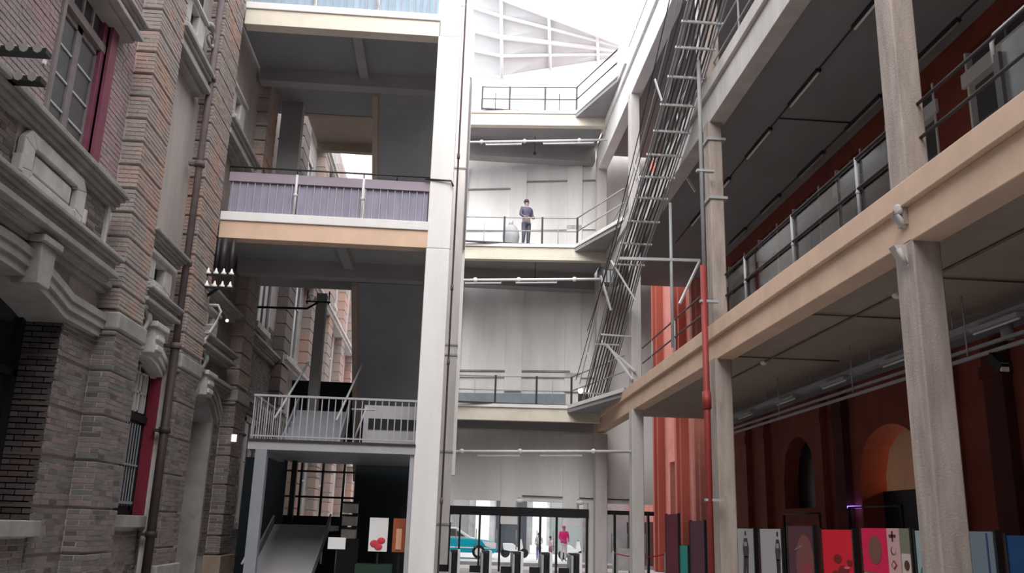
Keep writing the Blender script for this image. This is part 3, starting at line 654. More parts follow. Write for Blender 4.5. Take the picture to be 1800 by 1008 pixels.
# white pipes with tube lights spanning under walkways
def span_pipe(label, a, c, r, m, lights, dz=.12):
    o = thing('conduit_pipe', label, 'pipe', (*a[:2], a[2]), 'pipes spanning the far end')
    MB().tube([a, c], r, 8).go('pipe', m, o)
    for t in (.12, .42, .8):
        P = [a[i]+(c[i]-a[i])*t for i in range(3)]; MB().ball(P, r*1.9, 8, 5).go('joint', m, o)
    for k, (t0, t1) in enumerate(lights):
        p0 = [a[i]+(c[i]-a[i])*t0 for i in range(3)]; p1 = [a[i]+(c[i]-a[i])*t1 for i in range(3)]
        MB().bar((p0[0], p0[1], p0[2]-dz), (p1[0], p1[1], p1[2]-dz), .08, .05).go('light_tube', 'steel', o)
        MB().tube([p0, (p0[0], p0[1], p0[2]-dz)], .012, 5).go('hanger', 'steel', o); MB().tube([p1, (p1[0], p1[1], p1[2]-dz)], .012, 5).go('hanger', 'steel', o)
    return o
span_pipe('grey conduit with tube lights crossing above the entrance', (-.25, 26.4, 3.66), (5.44, 26.3, 3.86), .045, 'steel_light', [(.2, .42), (.52, .74)])
span_pipe('white conduit crossing under the middle walkway', (.1, 31.2, 10.2), (5.3, 30.3, 10.25), .05, 'white_paint', [(.05, .3), (.4, .68)])
span_pipe('pale conduit crossing under the top walkway', (.1, 31.4, 15.72), (5.5, 30.6, 15.8), .045, 'steel_light', [(.15, .4), (.55, .9)])
for k, (x, z, y, lab) in enumerate(((2.9, 15.9, 32.6, 'small sensor bead under the top walkway'), (3.0, 10.5, 32.2, 'small sensor bead under the middle walkway'))):
    tag(MB().tube([(x, y, z+.8), (x, y, z+.1)], .012, 5).ball((x, y, z+.05), .07, 8, 5).go('sensor', 'dark_metal'), lab, 'sensor')
for x, lab in ((2.8, 'left white dome lamp above the entrance header'), (5.0, 'right white dome lamp above the entrance header')):
    o = thing('dome_lamp', lab, 'lamp', (x, bw(x)-.35, 2.55), 'dome lamps over the entrance')
    MB().ball((x, bw(x)-.3, 2.55), (.15, .12, .09), 12, 6).go('dome', 'lamp_white', o); MB().box(x-.06, x+.06, bw(x)-.3, bw(x), 2.6, 2.68).go('arm', 'steel', o)
tag(MB().tube([(2.9, bw(2.9)-.06, 2.75), (6.9, bw(6.9)-.06, 2.7)], .02, 6).go('wall_cable', 'dark_metal'), 'thin dark cable along the wall above the entrance lamps', 'cable')
# person on the middle walkway -------------------------------------------------
def person(label, x, y, z, H, top, bottom, skin=(.35, .24, .2), hair=(.03, .03, .03), yaw=0, coat=False, lean=0, group=None, shirt=None):
    o = thing('person', label, 'person', (x, y, z), group); s = H/1.72
    ca, sa = math.cos(yaw), math.sin(yaw)
    def T(p): px, py, pz = p[0]*s, p[1]*s, p[2]*s; return (x+px*ca-py*sa, y+px*sa+py*ca, z+pz)
    def skinned(name, V, E, m, root=0, sub=1):
        me = bpy.data.meshes.new(name); b = Vector(o['_b']); me.from_pydata([tuple(Vector(T(v[:3]))-b) for v in V], E, [])
        ob = bpy.data.objects.new(name, me); C.objects.link(ob); ob.parent = o; ob['_b'] = o['_b']; me.materials.append(m)
        sm = ob.modifiers.new('s', 'SKIN'); sm.use_smooth_shade = True
        for i, v in enumerate(V):
            q = me.skin_vertices[0].data[i]; q.radius = (v[3]*s, (v[4] if len(v) > 4 else v[3])*s); q.use_root = i == root
        ss = ob.modifiers.new('u', 'SUBSURF'); ss.levels = sub; ss.render_levels = sub
        return ob
    # continuous body: pelvis, spine, neck, head, arms, legs
    V = [(0, 0, .93, .13, .1), (0, 0, 1.15, .13, .09), (0, 0, 1.36, .15, .09), (0, 0, 1.47, .055), (0, -.01, 1.56, .075, .085), (0, 0, 1.66, .07, .085),
         (.18, 0, 1.4, .055), (.24, .0, 1.13, .042), (.17, -.2, 1.02, .032), (.12, -.26, 1.02, .03),
         (-.18, 0, 1.4, .055), (-.24, 0, 1.13, .042), (-.17, -.2, 1.02, .032), (-.12, -.26, 1.02, .03),
         (.09, 0, .86, .09), (.1, -.01, .48, .06), (.1, .02, .09, .042), (.1, -.13, .04, .035),
         (-.09, 0, .86, .09), (-.1, -.01, .48, .06), (-.1, .02, .09, .042), (-.1, -.13, .04, .035)]
    E = [(0, 1), (1, 2), (2, 3), (3, 4), (4, 5), (2, 6), (6, 7), (7, 8), (8, 9), (2, 10), (10, 11), (11, 12), (12, 13), (0, 14), (14, 15), (15, 16), (16, 17), (0, 18), (18, 19), (19, 20), (20, 21)]
    skinned('body', V, E, flat(skin))
    V = [(0, 0, .9, .16, .125), (0, 0, 1.15, .155, .12), (0, 0, 1.36, .175, .115), (0, 0, 1.44, .08), (.19, 0, 1.4, .07), (.245, .0, 1.13, .058), (.19, -.16, 1.04, .046), (-.19, 0, 1.4, .07), (-.245, 0, 1.13, .058), (-.19, -.16, 1.04, .046)]
    E = [(0, 1), (1, 2), (2, 3), (2, 4), (4, 5), (5, 6), (2, 7), (7, 8), (8, 9)]
    if coat: V[0] = (0, 0, .75, .2, .16)
    skinned('jacket', V, E, flat(top))
    V = [(0, 0, .93, .145, .115), (.095, 0, .84, .1), (.1, -.01, .48, .075), (.1, .02, .12, .058), (-.095, 0, .84, .1), (-.1, -.01, .48, .075), (-.1, .02, .12, .058)]
    skinned('trousers', V, [(0, 1), (1, 2), (2, 3), (0, 4), (4, 5), (5, 6)], flat(bottom))
    h = MB().ball(T((0, .02, 1.66)), (.095*s, .105*s, .1*s), 12, 8).go('hair', flat(hair), o)
    MB().ball(T((0, -.09, 1.6)), (.014*s, .02*s, .022*s), 6, 4).go('nose', flat(skin), o)
    for e in (-1, 1):
        MB().ball(T((.03*e, -.08, 1.625)), .009*s, 6, 4).go('eye', 'black', o); MB().ball(T((.085*e, 0, 1.6)), (.012*s, .02*s, .03*s), 6, 4).go('ear', flat(skin), o)
        for k in range(4):
            fx = (.085+.02*k)*e
            MB().tube([T((fx, -.27, 1.02)), T((fx*.95, -.31, 1.0)), T((fx*.93, -.32, .96-.004*(k % 2)))], .0095*s, 5).go('finger', flat(skin), o)
        MB().tube([T((.155*e, -.25, 1.03)), T((.15*e, -.29, 1.05)), T((.13*e, -.31, 1.05))], .011*s, 5).go('thumb', flat(skin), o)
    return o
person('person in a pale shirt and dark waistcoat leaning at the middle walkway railing', 2.52, 31.1, 11.55, 1.84, (.10, .095, .15), (.10, .105, .14), skin=(.30, .23, .21), yaw=.5)
o = thing('planter_bag', 'pale grey rounded sack beside the person on the middle walkway', 'bag', (1.98, 31.2, 11.55))
MB().ball((1.98, 31.3, 12.0), (.32, .25, .48), 14, 8).go('sack', flat((.42, .43, .46)), o); MB().tube([(1.95, 31.3, 12.42), (2.0, 31.3, 12.62)], [.1, .05], 8).go('neck', flat((.42, .43, .46)), o)

# ================================================================== LEFT STAIR TOWER
YT = 17.9
o = thing('tower_column', 'tall white concrete column at the corner of the stair tower', 'column', (-.4, YT, 0))
for a, c, e in ((0, 7.2, 0), (7.2, 12.2, .0), (12.2, 18, .03)):
    MB().box(-.64+e, -.14-e, YT, YT+.5, a, c).go('shaft', 'concrete_white', o, bevel=.02)
o = thing('tower_column', 'pale grey column behind the tower, where the end walkways begin', 'column', (-.05, 26, 0))
MB().box(-.45, .16, 25.8, 26.3, 0, 18).go('shaft', 'concrete', o, bevel=.02)
for z in (1.6, 3.6, 6.4, 6.7, 12.3): MB().box(-.47, .17, 25.77, 26.3, z, z+.05).go('joint_ring', 'soffit', o)
MB().box(-.45, .26, 26.3, 26.7, 3.0, 18).go('pier', 'concrete_white', o)
o = thing('drainpipe', 'dark thin drainpipe on the flank of the white tower column', 'pipe', (-.05, 18.2, 0))
MB().tube([(-.06, 18.25, 0), (-.06, 18.25, 15), (-.08, 18.2, 16.5)], .02, 8).go('pipe', 'pipe_brown', o)
for z in (2, 4.8, 6.4, 9.4): MB().tube([(-.06, 18.25, z), (-.06, 18.25, z+.12)], .032, 8).go('coupling', 'pipe_brown', o)
o = tag(MB().tube([(.22, 26.2, 9.8), (.22, 26.2, 15.4), (.2, 26.1, 15.6), (.1, 26.1, 15.6)], .03, 8).go('vent_pipe', 'steel'), 'thin bent grey pipe rising beside the pale column', 'pipe')
def tower_floor(label, zt, zb, y1, fas, sof):
    o = thing('tower_floor', label, 'floor deck', (-2.8, YT, zb), 'decks of the stair tower')
    MB().box(-4.93, -.62, YT-.04, YT+.28, zb+.38, zt).go('fascia', 'concrete_white', o, bevel=.01)
    MB().box(-4.93, -.62, YT, YT+.3, zb, zb+.38).go('edge_beam', fas, o, bevel=.01)
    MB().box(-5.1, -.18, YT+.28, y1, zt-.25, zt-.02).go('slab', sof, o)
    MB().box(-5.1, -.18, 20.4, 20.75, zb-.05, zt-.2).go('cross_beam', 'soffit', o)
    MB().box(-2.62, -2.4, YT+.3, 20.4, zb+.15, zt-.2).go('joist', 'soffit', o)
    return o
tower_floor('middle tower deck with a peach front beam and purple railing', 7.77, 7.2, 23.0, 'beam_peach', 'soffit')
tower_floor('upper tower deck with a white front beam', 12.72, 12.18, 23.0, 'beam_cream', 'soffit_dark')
# flights that rise towards the courtyard, seen from below
def flight(label, x0, x1, ya, za, yb, zb, m, th=.16):
    o = thing('stair_flight', label, 'stair', ((x0+x1)/2, ya, za), 'flights of the tower stair')
    mb = MB(); n = 20; dy = (yb-ya)/n; dz = (zb-za)/n
    MB().prism([(x0, ya, za-th-.1), (x0, yb, zb-th-.1), (x0, yb, zb-.05), (x0, ya, za-.05)], (x1-x0, 0, 0)).go('waist_slab', m, o)
    for i in range(n): mb.box(x0, x1, min(ya+i*dy, ya+(i+1)*dy), max(ya+i*dy, ya+(i+1)*dy), za+i*dz-.04, za+(i+1)*dz)
    mb.go('steps', m, o)
    MB().prism([(x0-.12, ya, za-.35), (x0-.12, yb, zb-.35), (x0-.12, yb, zb+.1), (x0-.12, ya, za+.1)], (.14, 0, 0)).go('stringer', 'soffit_warm', o)
    return o
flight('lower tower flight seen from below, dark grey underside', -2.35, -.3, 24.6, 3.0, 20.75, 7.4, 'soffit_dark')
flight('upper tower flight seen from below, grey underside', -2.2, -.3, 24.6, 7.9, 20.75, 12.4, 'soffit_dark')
# tower back landing, posts and back walls
o = thing('back_landing', 'rear tower landing with a warm soffit behind the cross beam', 'landing', (-3.2, 26, 13))
MB().box(-4.5, -2.3, 23.0, 26, 13.0, 13.2).go('slab', 'soffit_warm', o); MB().box(-4.5, -2.3, 22.85, 23.0, 12.45, 13.2).go('upstand', 'soffit_warm', o); MB().box(-4.5, -2.3, 26, 26.2, 12.75, 13.2).go('beam', 'soffit_warm', o)
for (x0, x1, y, z0, z1, lab) in ((-4.85, -4.3, 22.2, 7.77, 12.5, 'grey post under the upper tower deck beside the facade'), (-3.55, -3.3, 22.6, 3.1, 7.3, 'dark post in front of the bright alley view')):
    tag(MB().box(x0, x1, y, y+.3, z0, z1).go('tower_post', 'soffit'), lab, 'post')
for z, lab in ((3.1, 'black wall slab closing the back of the landing'),):
    tag(MB().box(-4.2, -2.3, 23.9, 24.1, 3.3, 5.2).go('black_partition', 'black_wall'), lab, 'panel')
tag(MB().box(-2.3, -.3, 23.4, 23.6, 0, 7.2).go('dark_screen', 'black_wall'), 'tall black screen wall under the tower stair', 'wall')
# purple railing of the middle deck, blue one of the upper deck
def tower_rail(label, z, x0, x1, pm, h, n, dz=0):
    o = thing('panel_railing', label, 'railing', ((x0+x1)/2, YT, z), 'panelled railings of the tower decks')
    MB().box(x0, x1, YT+.06, YT+.12, z+h*.78, z+h).go('top_band', 'rail_mauve', o)
    MB().tube([(x0, YT+.02, z+h+.1), (x1, YT+.02, z+h+.1)], .02, 8).go('handrail', 'dark_metal', o)
    for i in range(n):
        a = x0+(x1-x0)*i/n+.03; c = x0+(x1-x0)*(i+1)/n-.03
        MB().box(a, c, YT+.12, YT+.135, z+.05, z+h*.8).go('panel', pm, o)
    k = int((x1-x0)/.155)
    for i in range(k):
        x = x0+.08+i*.155; MB().box(x-.008, x+.008, YT+.085, YT+.1, z+.02, z+h*.8).go('baluster', 'grey_rail', o)
    for i in range(1, n):
        x = x0+(x1-x0)*i/n; MB().tube([(x, YT+.05, z), (x, YT+.05, z+h)], .03, 8).go('post', 'steel_light', o); MB().ball((x, YT+.05, z+h*.5), .05, 8, 5).go('joint', 'steel_light', o)
    for i in range(n*2+1):
        x = x0+(x1-x0)*i/(n*2); MB().tube([(x, YT+.06, z+h), (x, YT+.02, z+h+.1)], .013, 5).go('hook', 'dark_metal', o)
    MB().tube([(x1-.1, YT-.0, z+h+.05), (x1+.45, YT-.06, z+h+.02), (x1+.5, YT-.06, z+h-.1)], .022, 8).go('end_pipe', 'dark_metal', o)
    return o
tower_rail('purple panelled railing on the middle tower deck', 7.77, -4.86, -.64, 'panel_purple', .92, 3)
tower_rail('blue panelled railing at the top edge of the picture, upper tower deck', 12.72, -4.86, -.64, 'panel_blue', .92, 3)
# steel landing
o = thing('steel_landing', 'grey steel landing platform with post beside the brick pilaster', 'landing', (-2.2, YT, 0))
MB().box(-3.88, -.62, YT, YT+.12, 2.92, 3.1).go('edge_beam', 'grey_rail', o); MB().box(-3.88, -.62, YT-.03, YT+.14, 3.08, 3.12).go('flange', 'dark_metal', o)
MB().box(-3.86, -.64, YT+.1, 23.0, 3.0, 3.08).go('deck', 'grey_paint', o)
MB().box(-3.72, -3.5, YT, YT+.2, 0, 2.92).go('leg', 'grey_paint', o); MB().box(-.72, -.64, YT+.05, YT+.2, 0, 2.92).go('leg', 'grey_rail', o)
MB().box(-3.86, -3.75, YT+.1, 21.3, 2.9, 3.1).go('side_beam', 'grey_paint', o)
o = thing('baluster_railing', 'grey balustered steel railing around the landing', 'railing', (-2.2, YT, 3.12))
MB().box(-3.86, -.64, YT+.02, YT+.07, 3.96, 4.0).go('top_rail', 'grey_rail', o); MB().box(-3.86, -.64, YT+.03, YT+.06, 3.17, 3.2).go('bottom_rail', 'grey_rail', o)
for i in range(25): x = -3.84+i*.132; MB().box(x-.01, x+.01, YT+.035, YT+.055, 3.12, 3.98).go('baluster', 'grey_rail', o)
MB().box(-3.86, -3.82, YT+.04, 21.3, 3.96, 4.0).go('side_rail', 'grey_rail', o)
for i in range(14): y = YT+.2+i*.24; MB().box(-3.85, -3.83, y, y+.02, 3.12, 3.98).go('side_baluster', 'grey_rail', o)
# stair going up behind the landing
o = thing('inner_stair', 'grey steel stair with solid sides rising behind the landing', 'stair', (-3.1, 20, 3.1))
for x in (-3.55, -2.35): MB().prism([(x, 19.2, 3.1), (x, 19.8, 3.1), (x, 21.2, 3.9), (x, 21.2, 4.4)], (.04, 0, 0)).go('stringer', 'grey_paint', o)
mb = MB()
for i in range(6): mb.box(-3.52, -2.35, 19.5+i*.28, 19.82+i*.28, 3.1+i*.16, 3.26+i*.16)
mb.go('steps', 'grey_paint', o)
for x in (-3.55, -2.3): MB().tube([(x, 18.6, 3.6), (x+.2, 21.0, 5.2)], .025, 8).go('handrail', 'steel', o)
MB().tube([(-2.0, 18.6, 3.85), (-1.5, 18.6, 3.85)], .02, 6).tube([(-1.95, 18.6, 3.1), (-1.7, 18.6, 3.9)], .02, 6).go('gate_bar', 'grey_rail', o)
q = thing('landing_parapet', 'grey sheet parapet with a black band behind the right half of the balusters', 'panel', (-1.2, 19, 3.1))
MB().box(-1.78, -.66, 19.0, 19.04, 3.1, 4.0).go('sheet', 'grey_rail', q); MB().box(-1.7, -.66, 18.98, 19.0, 3.5, 3.72).go('band', 'black', q)
# ramp below
o = thing('steel_ramp', 'grey ramp with side plates rising under the landing', 'ramp', (-3.2, 19, 0))
MB().prism([(-3.85, 18.0, 0), (-3.85, 21.4, 1.5), (-3.85, 21.4, 1.4), (-3.85, 18.2, -.0)], (1.25, 0, 0)).go('deck', 'grey_rail', o)
MB().box(-3.85, -2.6, 21.4, 23.4, 1.38, 1.5).go('top_deck', 'grey_rail', o)
for x in (-3.9, -2.62):
    MB().prism([(x, 18.0, 0), (x, 21.4, 1.45), (x, 21.4, 1.7), (x, 18.0, .2)], (.04, 0, 0)).go('side_plate', 'grey_paint', o)
    MB().tube([(x, 18.6, .75), (x, 19.7, 1.22)] if x < -3 else [(x, 20.4, 1.2), (x, 21.6, 1.75)], .022, 8).go('handrail', 'steel_light', o)
    MB().tube([(x, 19.6 if x < -3 else 20.5, .7), (x, 19.6 if x < -3 else 20.5, 1.2)], .02, 6).go('post', 'steel_light', o)
MB().box(-4.1, -2.4, 23.3, 23.39, 0, 1.72).go('end_plate', 'black', o)
# security grid between ramp and alley
o = thing('steel_grille', 'black barred grille in front of the bright alley below the landing', 'grille', (-3.2, 24, 1.8))
for i in range(6): x = -4.3+i*.55; MB().box(x-.03, x+.03, 24.0, 24.05, 1.7, 3.9).go('bar', 'black', o)
for z in (2.2, 2.85, 3.8): MB().box(-4.35, -1.5, 24.0, 24.06, z-.025, z+.025).go('crossbar', 'black', o)
o = thing('dark_partition', 'black partition left of the grille under the landing', 'partition', (-4.3, 23, 0))
MB().box(-4.85, -3.85, 22.3, 22.4, 0, 3.05).go('panel', 'black_wall', o); MB().box(-3.72, -3.6, 22.25, 22.4, 0, 3.0).go('post', 'black', o)
# objects under tower
for i, z in enumerate((1.25, 1.52, 1.79)):
    q = thing('crate', ('lowest', 'middle', 'topmost')[i]+' of the three pale crates beside the ramp', 'crate', (-2.05, 20.4, z), 'pale crates beside the ramp')
    MB().box(-2.2, -1.9, 20.2, 20.6, z, z+.2).go('body', 'stone_pale', q, bevel=.01); MB().box(-2.22, -1.88, 20.18, 20.62, z+.2, z+.24).go('lid', 'black', q)
tag(MB().box(-2.25, -1.85, 20.1, 20.7, 0, 1.25).go('pedestal', 'black'), 'black pedestal under the stack of crates', 'pedestal')
q = thing('notice_sign', 'small white blank notice on a black stand left of the posters', 'sign', (-2.05, 18.4, 0))
MB().box(-2.24, -1.9, 18.38, 18.41, 1.08, 1.3).go('board', 'white_paint', q); MB().tube([(-2.07, 18.42, 0), (-2.07, 18.42, 1.1)], .02, 6).go('pole', 'black', q); MB().box(-2.2, -1.95, 18.3, 18.5, 0, .03).go('base', 'black', q)
q = thing('poster_stand', 'white poster with a red flower print, left of the white column', 'poster', (-1.3, 18.6, 0))
MB().box(-1.47, -1.1, 18.6, 18.63, 1.05, 1.7).go('board', 'white_paint', q)
for (x, z, r) in ((-1.35, 1.2, .09), (-1.22, 1.26, .08), (-1.27, 1.14, .08)): MB().ball((x, 18.59, z), (r, .01, r*.8), 12, 6).go('flower_print', flat((.62, .05, .08)), q)
MB().box(-1.3, -1.26, 18.64, 18.66, 0, 1.6).go('pole', 'black', q)
q = thing('poster_stand', 'orange brown picture board touching the white column', 'poster', (-.9, 18.6, 0))
MB().box(-1.0, -.7, 18.6, 18.63, 1.05, 1.7).go('board', flat((.36, .10, .04)), q); MB().box(-.93, -.82, 18.585, 18.6, 1.1, 1.5).go('figure_print', flat((.75, .40, .27)), q); MB().box(-.88, -.84, 18.64, 18.66, 0, 1.6).go('pole', 'black', q)
q = tag(MB().box(-1.85, -.66, 18.5, 19.3, 0, .55).box(-1.7, -1.0, 18.55, 19.2, .55, .8).go('display_table', flat((.015, .045, .03))), 'dark green draped display table under the poster boards', 'table')
# ================================================================== FACADE FITTINGS
def rack(label, x, y, z, n=4, rows=2):
    o = thing('insulator_rack', label, 'rack', (x, y, z), 'insulator racks on the facade')
    for r in range(rows):
        zz = z+.26*r
        MB().box(x, x+.62, y-.02, y+.02, zz, zz+.035).go('bar', 'black', o)
        for i in range(n):
            cx = x+.08+i*.15
            MB().tube([(cx, y, zz+.035), (cx, y, zz+.07), (cx, y, zz+.09), (cx, y, zz+.16)], [.05, .055, .03, .012], 8).go('insulator', 'lamp_white', o)
    for q in (x+.04, x+.58): MB().box(q-.015, q+.015, y-.015, y+.015, z-.05, z+.3).go('upright', 'black', o)
    MB().tube([(x+.3, y, z), (x, y+.3, z-.1), (-5.1, y+.4, z-.1)], .03, 6).go('arm', 'black', o)
    return o
rack('black rack of white insulators on the facade below the middle deck', -4.95, 17.3, 5.95)
rack('small second insulator rack high in the gap beside the dark post', -3.75, 22.2, 7.55-.6, 2, 1)
o = thing('wall_bracket', 'pale bent pipe looping from the facade under the insulator rack', 'pipe', (-5, 17.9, 5))
MB().tube([(-5.1, 17.75, 5.72), (-4.72, 17.75, 5.72), (-4.66, 17.75, 5.6), (-4.72, 17.75, 5.35), (-5.0, 17.7, 4.78), (-5.12, 17.7, 4.68), (-5.25, 17.7, 4.7)], .032, 8).go('loop', 'steel_light', o)
MB().tube([(-5.1, 17.75, 5.3), (-4.75, 17.75, 5.32)], .02, 6).go('stay', 'steel', o)
for (x, y, z, lab) in ((-4.55, 17.9, 5.45, 'small lit bulb at the end of the pale bent pipe'), (-4.8, 22.3, 11.3, 'small white lamp on the facade behind the purple railing')):
    q = thing('bulb_lamp', lab, 'lamp', (x, y, z)); MB().ball((x, y, z), .035, 8, 6).go('bulb', 'lamp_glow', q); MB().tube([(x, y, z+.04), (x-.1, y+.05, z+.14)], .02, 6).go('holder', 'dark_metal', q)
q = thing('wall_lantern', 'white cylindrical wall lamp beside the arched doorway', 'lamp', (-4.85, 20.8, 3.2))
MB().tube([(-4.83, 20.8, 3.28), (-4.83, 20.8, 3.44)], .06, 10).go('shade', 'lamp_glow', q); MB().tube([(-4.83, 20.85, 3.42), (-4.7, 20.88, 3.5), (-4.6, 20.9, 3.42)], .04, 8).go('bracket', 'dark_metal', q)
o = thing('downpipe', 'long dark brown downpipe with collars on the left brick facade', 'pipe', (-4.93, 16.2, 0))
MB().tube([(-4.93, 16.05, 4.5), (-4.93, 16.1, 14)], .062, 10).go('upper_pipe', 'pipe_brown', o); MB().tube([(-4.93, 16.05, 0), (-4.93, 16.05, 4.5)], .075, 10).go('lower_pipe', 'pipe_dark', o)
for z in (1.25, 3.0, 4.5, 6.05, 8.0, 9.8, 11.7):
    MB().tube([(-4.93, 16.06, z), (-4.93, 16.06, z+.1)], .1, 10).box(-5.12, -4.9, 16.0, 16.1, z+.02, z+.07).go('collar', 'pipe_brown' if z > 4 else 'pipe_dark', o)
for z, lab in ((6.44, 'upper black tiled bracket ledge at the left picture edge'), (6.1, 'lower black tiled bracket ledge at the left picture edge')):
    q = thing('tile_ledge', lab, 'bracket', (-4.9, 9, z), 'tiled bracket ledges')
    MB().box(-5.3, -4.53, 8.98, 9.12, z-.045, z+.015).go('ledge', 'black', q)
    for i in range(5): x = -5.2+i*.145; MB().tube([(x, 8.97, z+.0), (x, 9.12, z+.03)], .05, 8).go('tile', 'stone', q)
q = MB().ball((-5.2, 10.3, 7.05), (.04, .05, .05), 8, 5).box(-5.22, -5.18, 10.28, 10.34, 6.95, 7.02).go('hook_knob', 'lamp_white'); tag(q, 'small white knob on the frame of the near upper window', 'knob')
tag(MB().tube([(-4.75, 17.8, 6.5), (-4.75, 17.8, 7.15)], .07, 8).tube([(-4.6, 17.9, 6.5), (-4.6, 17.9, 7.15)], .05, 8).tube([(-4.88, 17.85, 6.5), (-4.88, 17.85, 7.15)], .05, 8).go('cable_bundle', 'dark_metal'), 'dark bundle of vertical pipes above the insulator rack', 'pipes')

# ================================================================== CABLE LADDER
LP = [(30.6, 5.95), (27.5, 7.4), (24.6, 9.0), (21.7, 10.0), (19.4, 10.85), (17.2, 11.85), (15.5, 12.75), (12.5, 14.5)]
def lz(t):
    t = max(0, min(len(LP)-1.001, t)); i = int(t); f = t-i
    return (LP[i][0]+(LP[i+1][0]-LP[i][0])*f, LP[i][1]+(LP[i+1][1]-LP[i][1])*f)
lad = thing('cable_ladder', 'wide steel cable ladder full of cables slanting up beside the right gallery', 'cable tray', (5, 24, 9))
for x in (4.6, 4.66, 5.34, 5.4): MB().tube([(x, a, c) for a, c in LP], .02, 6).go('side_rail', 'steel', lad)
ts = [.12, .95]+[2.05+i*.33 for i in range(15)]
for t in ts:
    y, z = lz(t); MB().bar((4.56, y, z), (5.46, y, z), .05, .05).go('rung', 'steel_light', lad)
rr = random.Random(3)
for k in range(7):
    x = 4.72+k*.095; pts = []
    for i in range(29): y, z = lz(i*.25); pts.append((x+rr.uniform(-.012, .012), y, z+.05+rr.uniform(-.015, .02)))
    MB().tube(pts, .024, 6).go('cable', 'cable', lad)
for k in range(3):
    x = 4.76+k*.19; pts = []
    for i in range(19): y, z = lz(1.6+i*.3); pts.append((x+rr.uniform(-.06, .06), y, z+.1+rr.uniform(-.03, .03)))
    MB().tube(pts, .034, 6).go('white_cable', 'cable_white', lad)
for x in (4.5, 5.5):
    MB().tube([(x, a, c+.55) for a, c in LP], .012, 6).go('guard_wire', 'steel', lad)
for t in (.6, 3.3, 4.4, 5.6):
    y, z = lz(t); MB().bar((4.58, y, z), (4.42, y, z+.55), .06, .03).go('arm', 'steel_light', lad)
y, z = lz(5.9); MB().box(4.3, 5.7, y-.05, y+.05, z+.1, z+.2).tube([(4.3, y, z+.15), (4.25, y, z+.6)], .04, 6).go('top_bracket', 'steel_light', lad)
o = thing('support_frame', 'thin steel support frame with diagonal struts carrying the cable ladder', 'frame', (5.35, 21, 8.2))
MB().tube([(5.37, 21, 5.95), (5.37, 21, 9.7)], .04, 8).go('post', 'steel', o)
MB().bar((4.05, 21.0, 8.15), (6.1, 21, 8.2), .08, .07).go('crossbar', 'steel', o)
MB().bar((5.49, 21, 11.0), (6.03, 21, 10.05), .05, .06).go('strut', 'steel_light', o)
for (a, c) in (((5.2, 24.5, 8.0), (4.5, 24.6, 9.2)), ((5.5, 26, 6.2), (4.7, 28, 7.6)), ((4.3, 25.2, 8.9), (4.65, 25.4, 7.9)), ((5.42, 26, 5.95), (4.9, 27.5, 7.3)), ((6.1, 21, 8.2), (5.4, 20.4, 6.9))): MB().bar(a, c, .05, .05).go('strut', 'steel_light', o)
MB().bar((4.5, 26.3, 7.35), (5.5, 26.2, 7.3), .06, .05).go('crossbar', 'steel', o)
o = thing('junction_box', 'dark louvred junction box behind the cable ladder below the middle walkway', 'box', (4.95, 27, 9.3))
MB().box(4.65, 5.2, 27, 27.3, 9.15, 9.65).go('case', 'dark_metal', o)
for i in range(4): MB().box(4.7+.12*i, 4.78+.12*i, 26.97, 27, 9.2, 9.6).go('louvre', 'grey_paint', o)
for k, (a, c, lab) in enumerate((((4.2, 27, 7.6), (4.9, 13, 15.5), 'slack overhead wire nearest the cable ladder'), ((4.0, 28, 6.2), (4.4, 14, 14.6), 'second slack wire left of the cable ladder'))):
    pts = [(a[0]+(c[0]-a[0])*t, a[1]+(c[1]-a[1])*t, a[2]+(c[2]-a[2])*t-.5*4*t*(1-t)) for t in [i/12 for i in range(13)]]
    tag(MB().tube(pts, .012, 5).go('overhead_wire', 'dark_metal'), lab, 'wire', 'overhead wires')
for (x, w, lab) in ((5.3, .32, 'bright white double lamp at the foot of the cable ladder'),):
    q = thing('flood_lamp', lab, 'lamp', (4.75, 31, 6.0))
    for dx in (0, .22): MB().ball((4.62+dx, 31.2, 6.35), (.09, .06, .12), 10, 6).go('lamp_head', 'lamp_glow', q)
    MB().box(4.55, 4.9, 31.2, 31.3, 5.9, 6.25).go('base', 'dark_metal', q)

# ================================================================== ROOF over the far end
A0, A1 = Vector((-1.5, 44, 25.4)), Vector((13, 40, 26.3))      # eaves (low) edge
from_pix = lambda: None
def cam_pt(px, py, Y):
    yaw, pitch, roll, F = .0663, .2641, .031, 1564.0
    f = Vector((math.sin(yaw)*math.cos(pitch), math.cos(yaw)*math.cos(pitch), math.sin(pitch))); r = Vector((math.cos(yaw), -math.sin(yaw), 0)); u = r.cross(f)
    r2 = math.cos(roll)*r+math.sin(roll)*u; u2 = -math.sin(roll)*r+math.cos(roll)*u
    d = f+(px-900)/F*r2-(py-504)/F*u2; return Vector((0, 0, 1.6))+d*(Y/d.y)
TL, TR, BL, BR = Vector((-4.5, 36, 31.0)), Vector((7.7, 36, 23.0)), Vector((-4.5, 42, 24.9)), Vector((8.3, 38.5, 23.6))
TL, TR, BR, BL = cam_pt(780, -40, 38), cam_pt(1116, 86, 38), cam_pt(1116, 96, 41), cam_pt(780, 122, 41)
BM = cam_pt(882, 137, 41)
def rp(u, v):                                                   # u along, v from eaves to ridge
    lo = BL.lerp(BM, u/.3) if u < .3 else BM.lerp(BR, (u-.3)/.7)
    return lo.lerp(TL.lerp(TR, u), v)
o = thing('end_roof', 'white framed glazed roof slope above the top walkway', 'roof', tuple(BL))
us = [0, .3, .55, .8, 1]; vs = [0, .28, .52, .78, 1]
for i in range(4):
    for j in range(4):
        q = [rp(us[i], vs[j]), rp(us[i+1], vs[j]), rp(us[i+1], vs[j+1]), rp(us[i], vs[j+1])]
        MB().prism(q, (0, .05, .03)).go('roof_panel', 'roof_sheet', o)
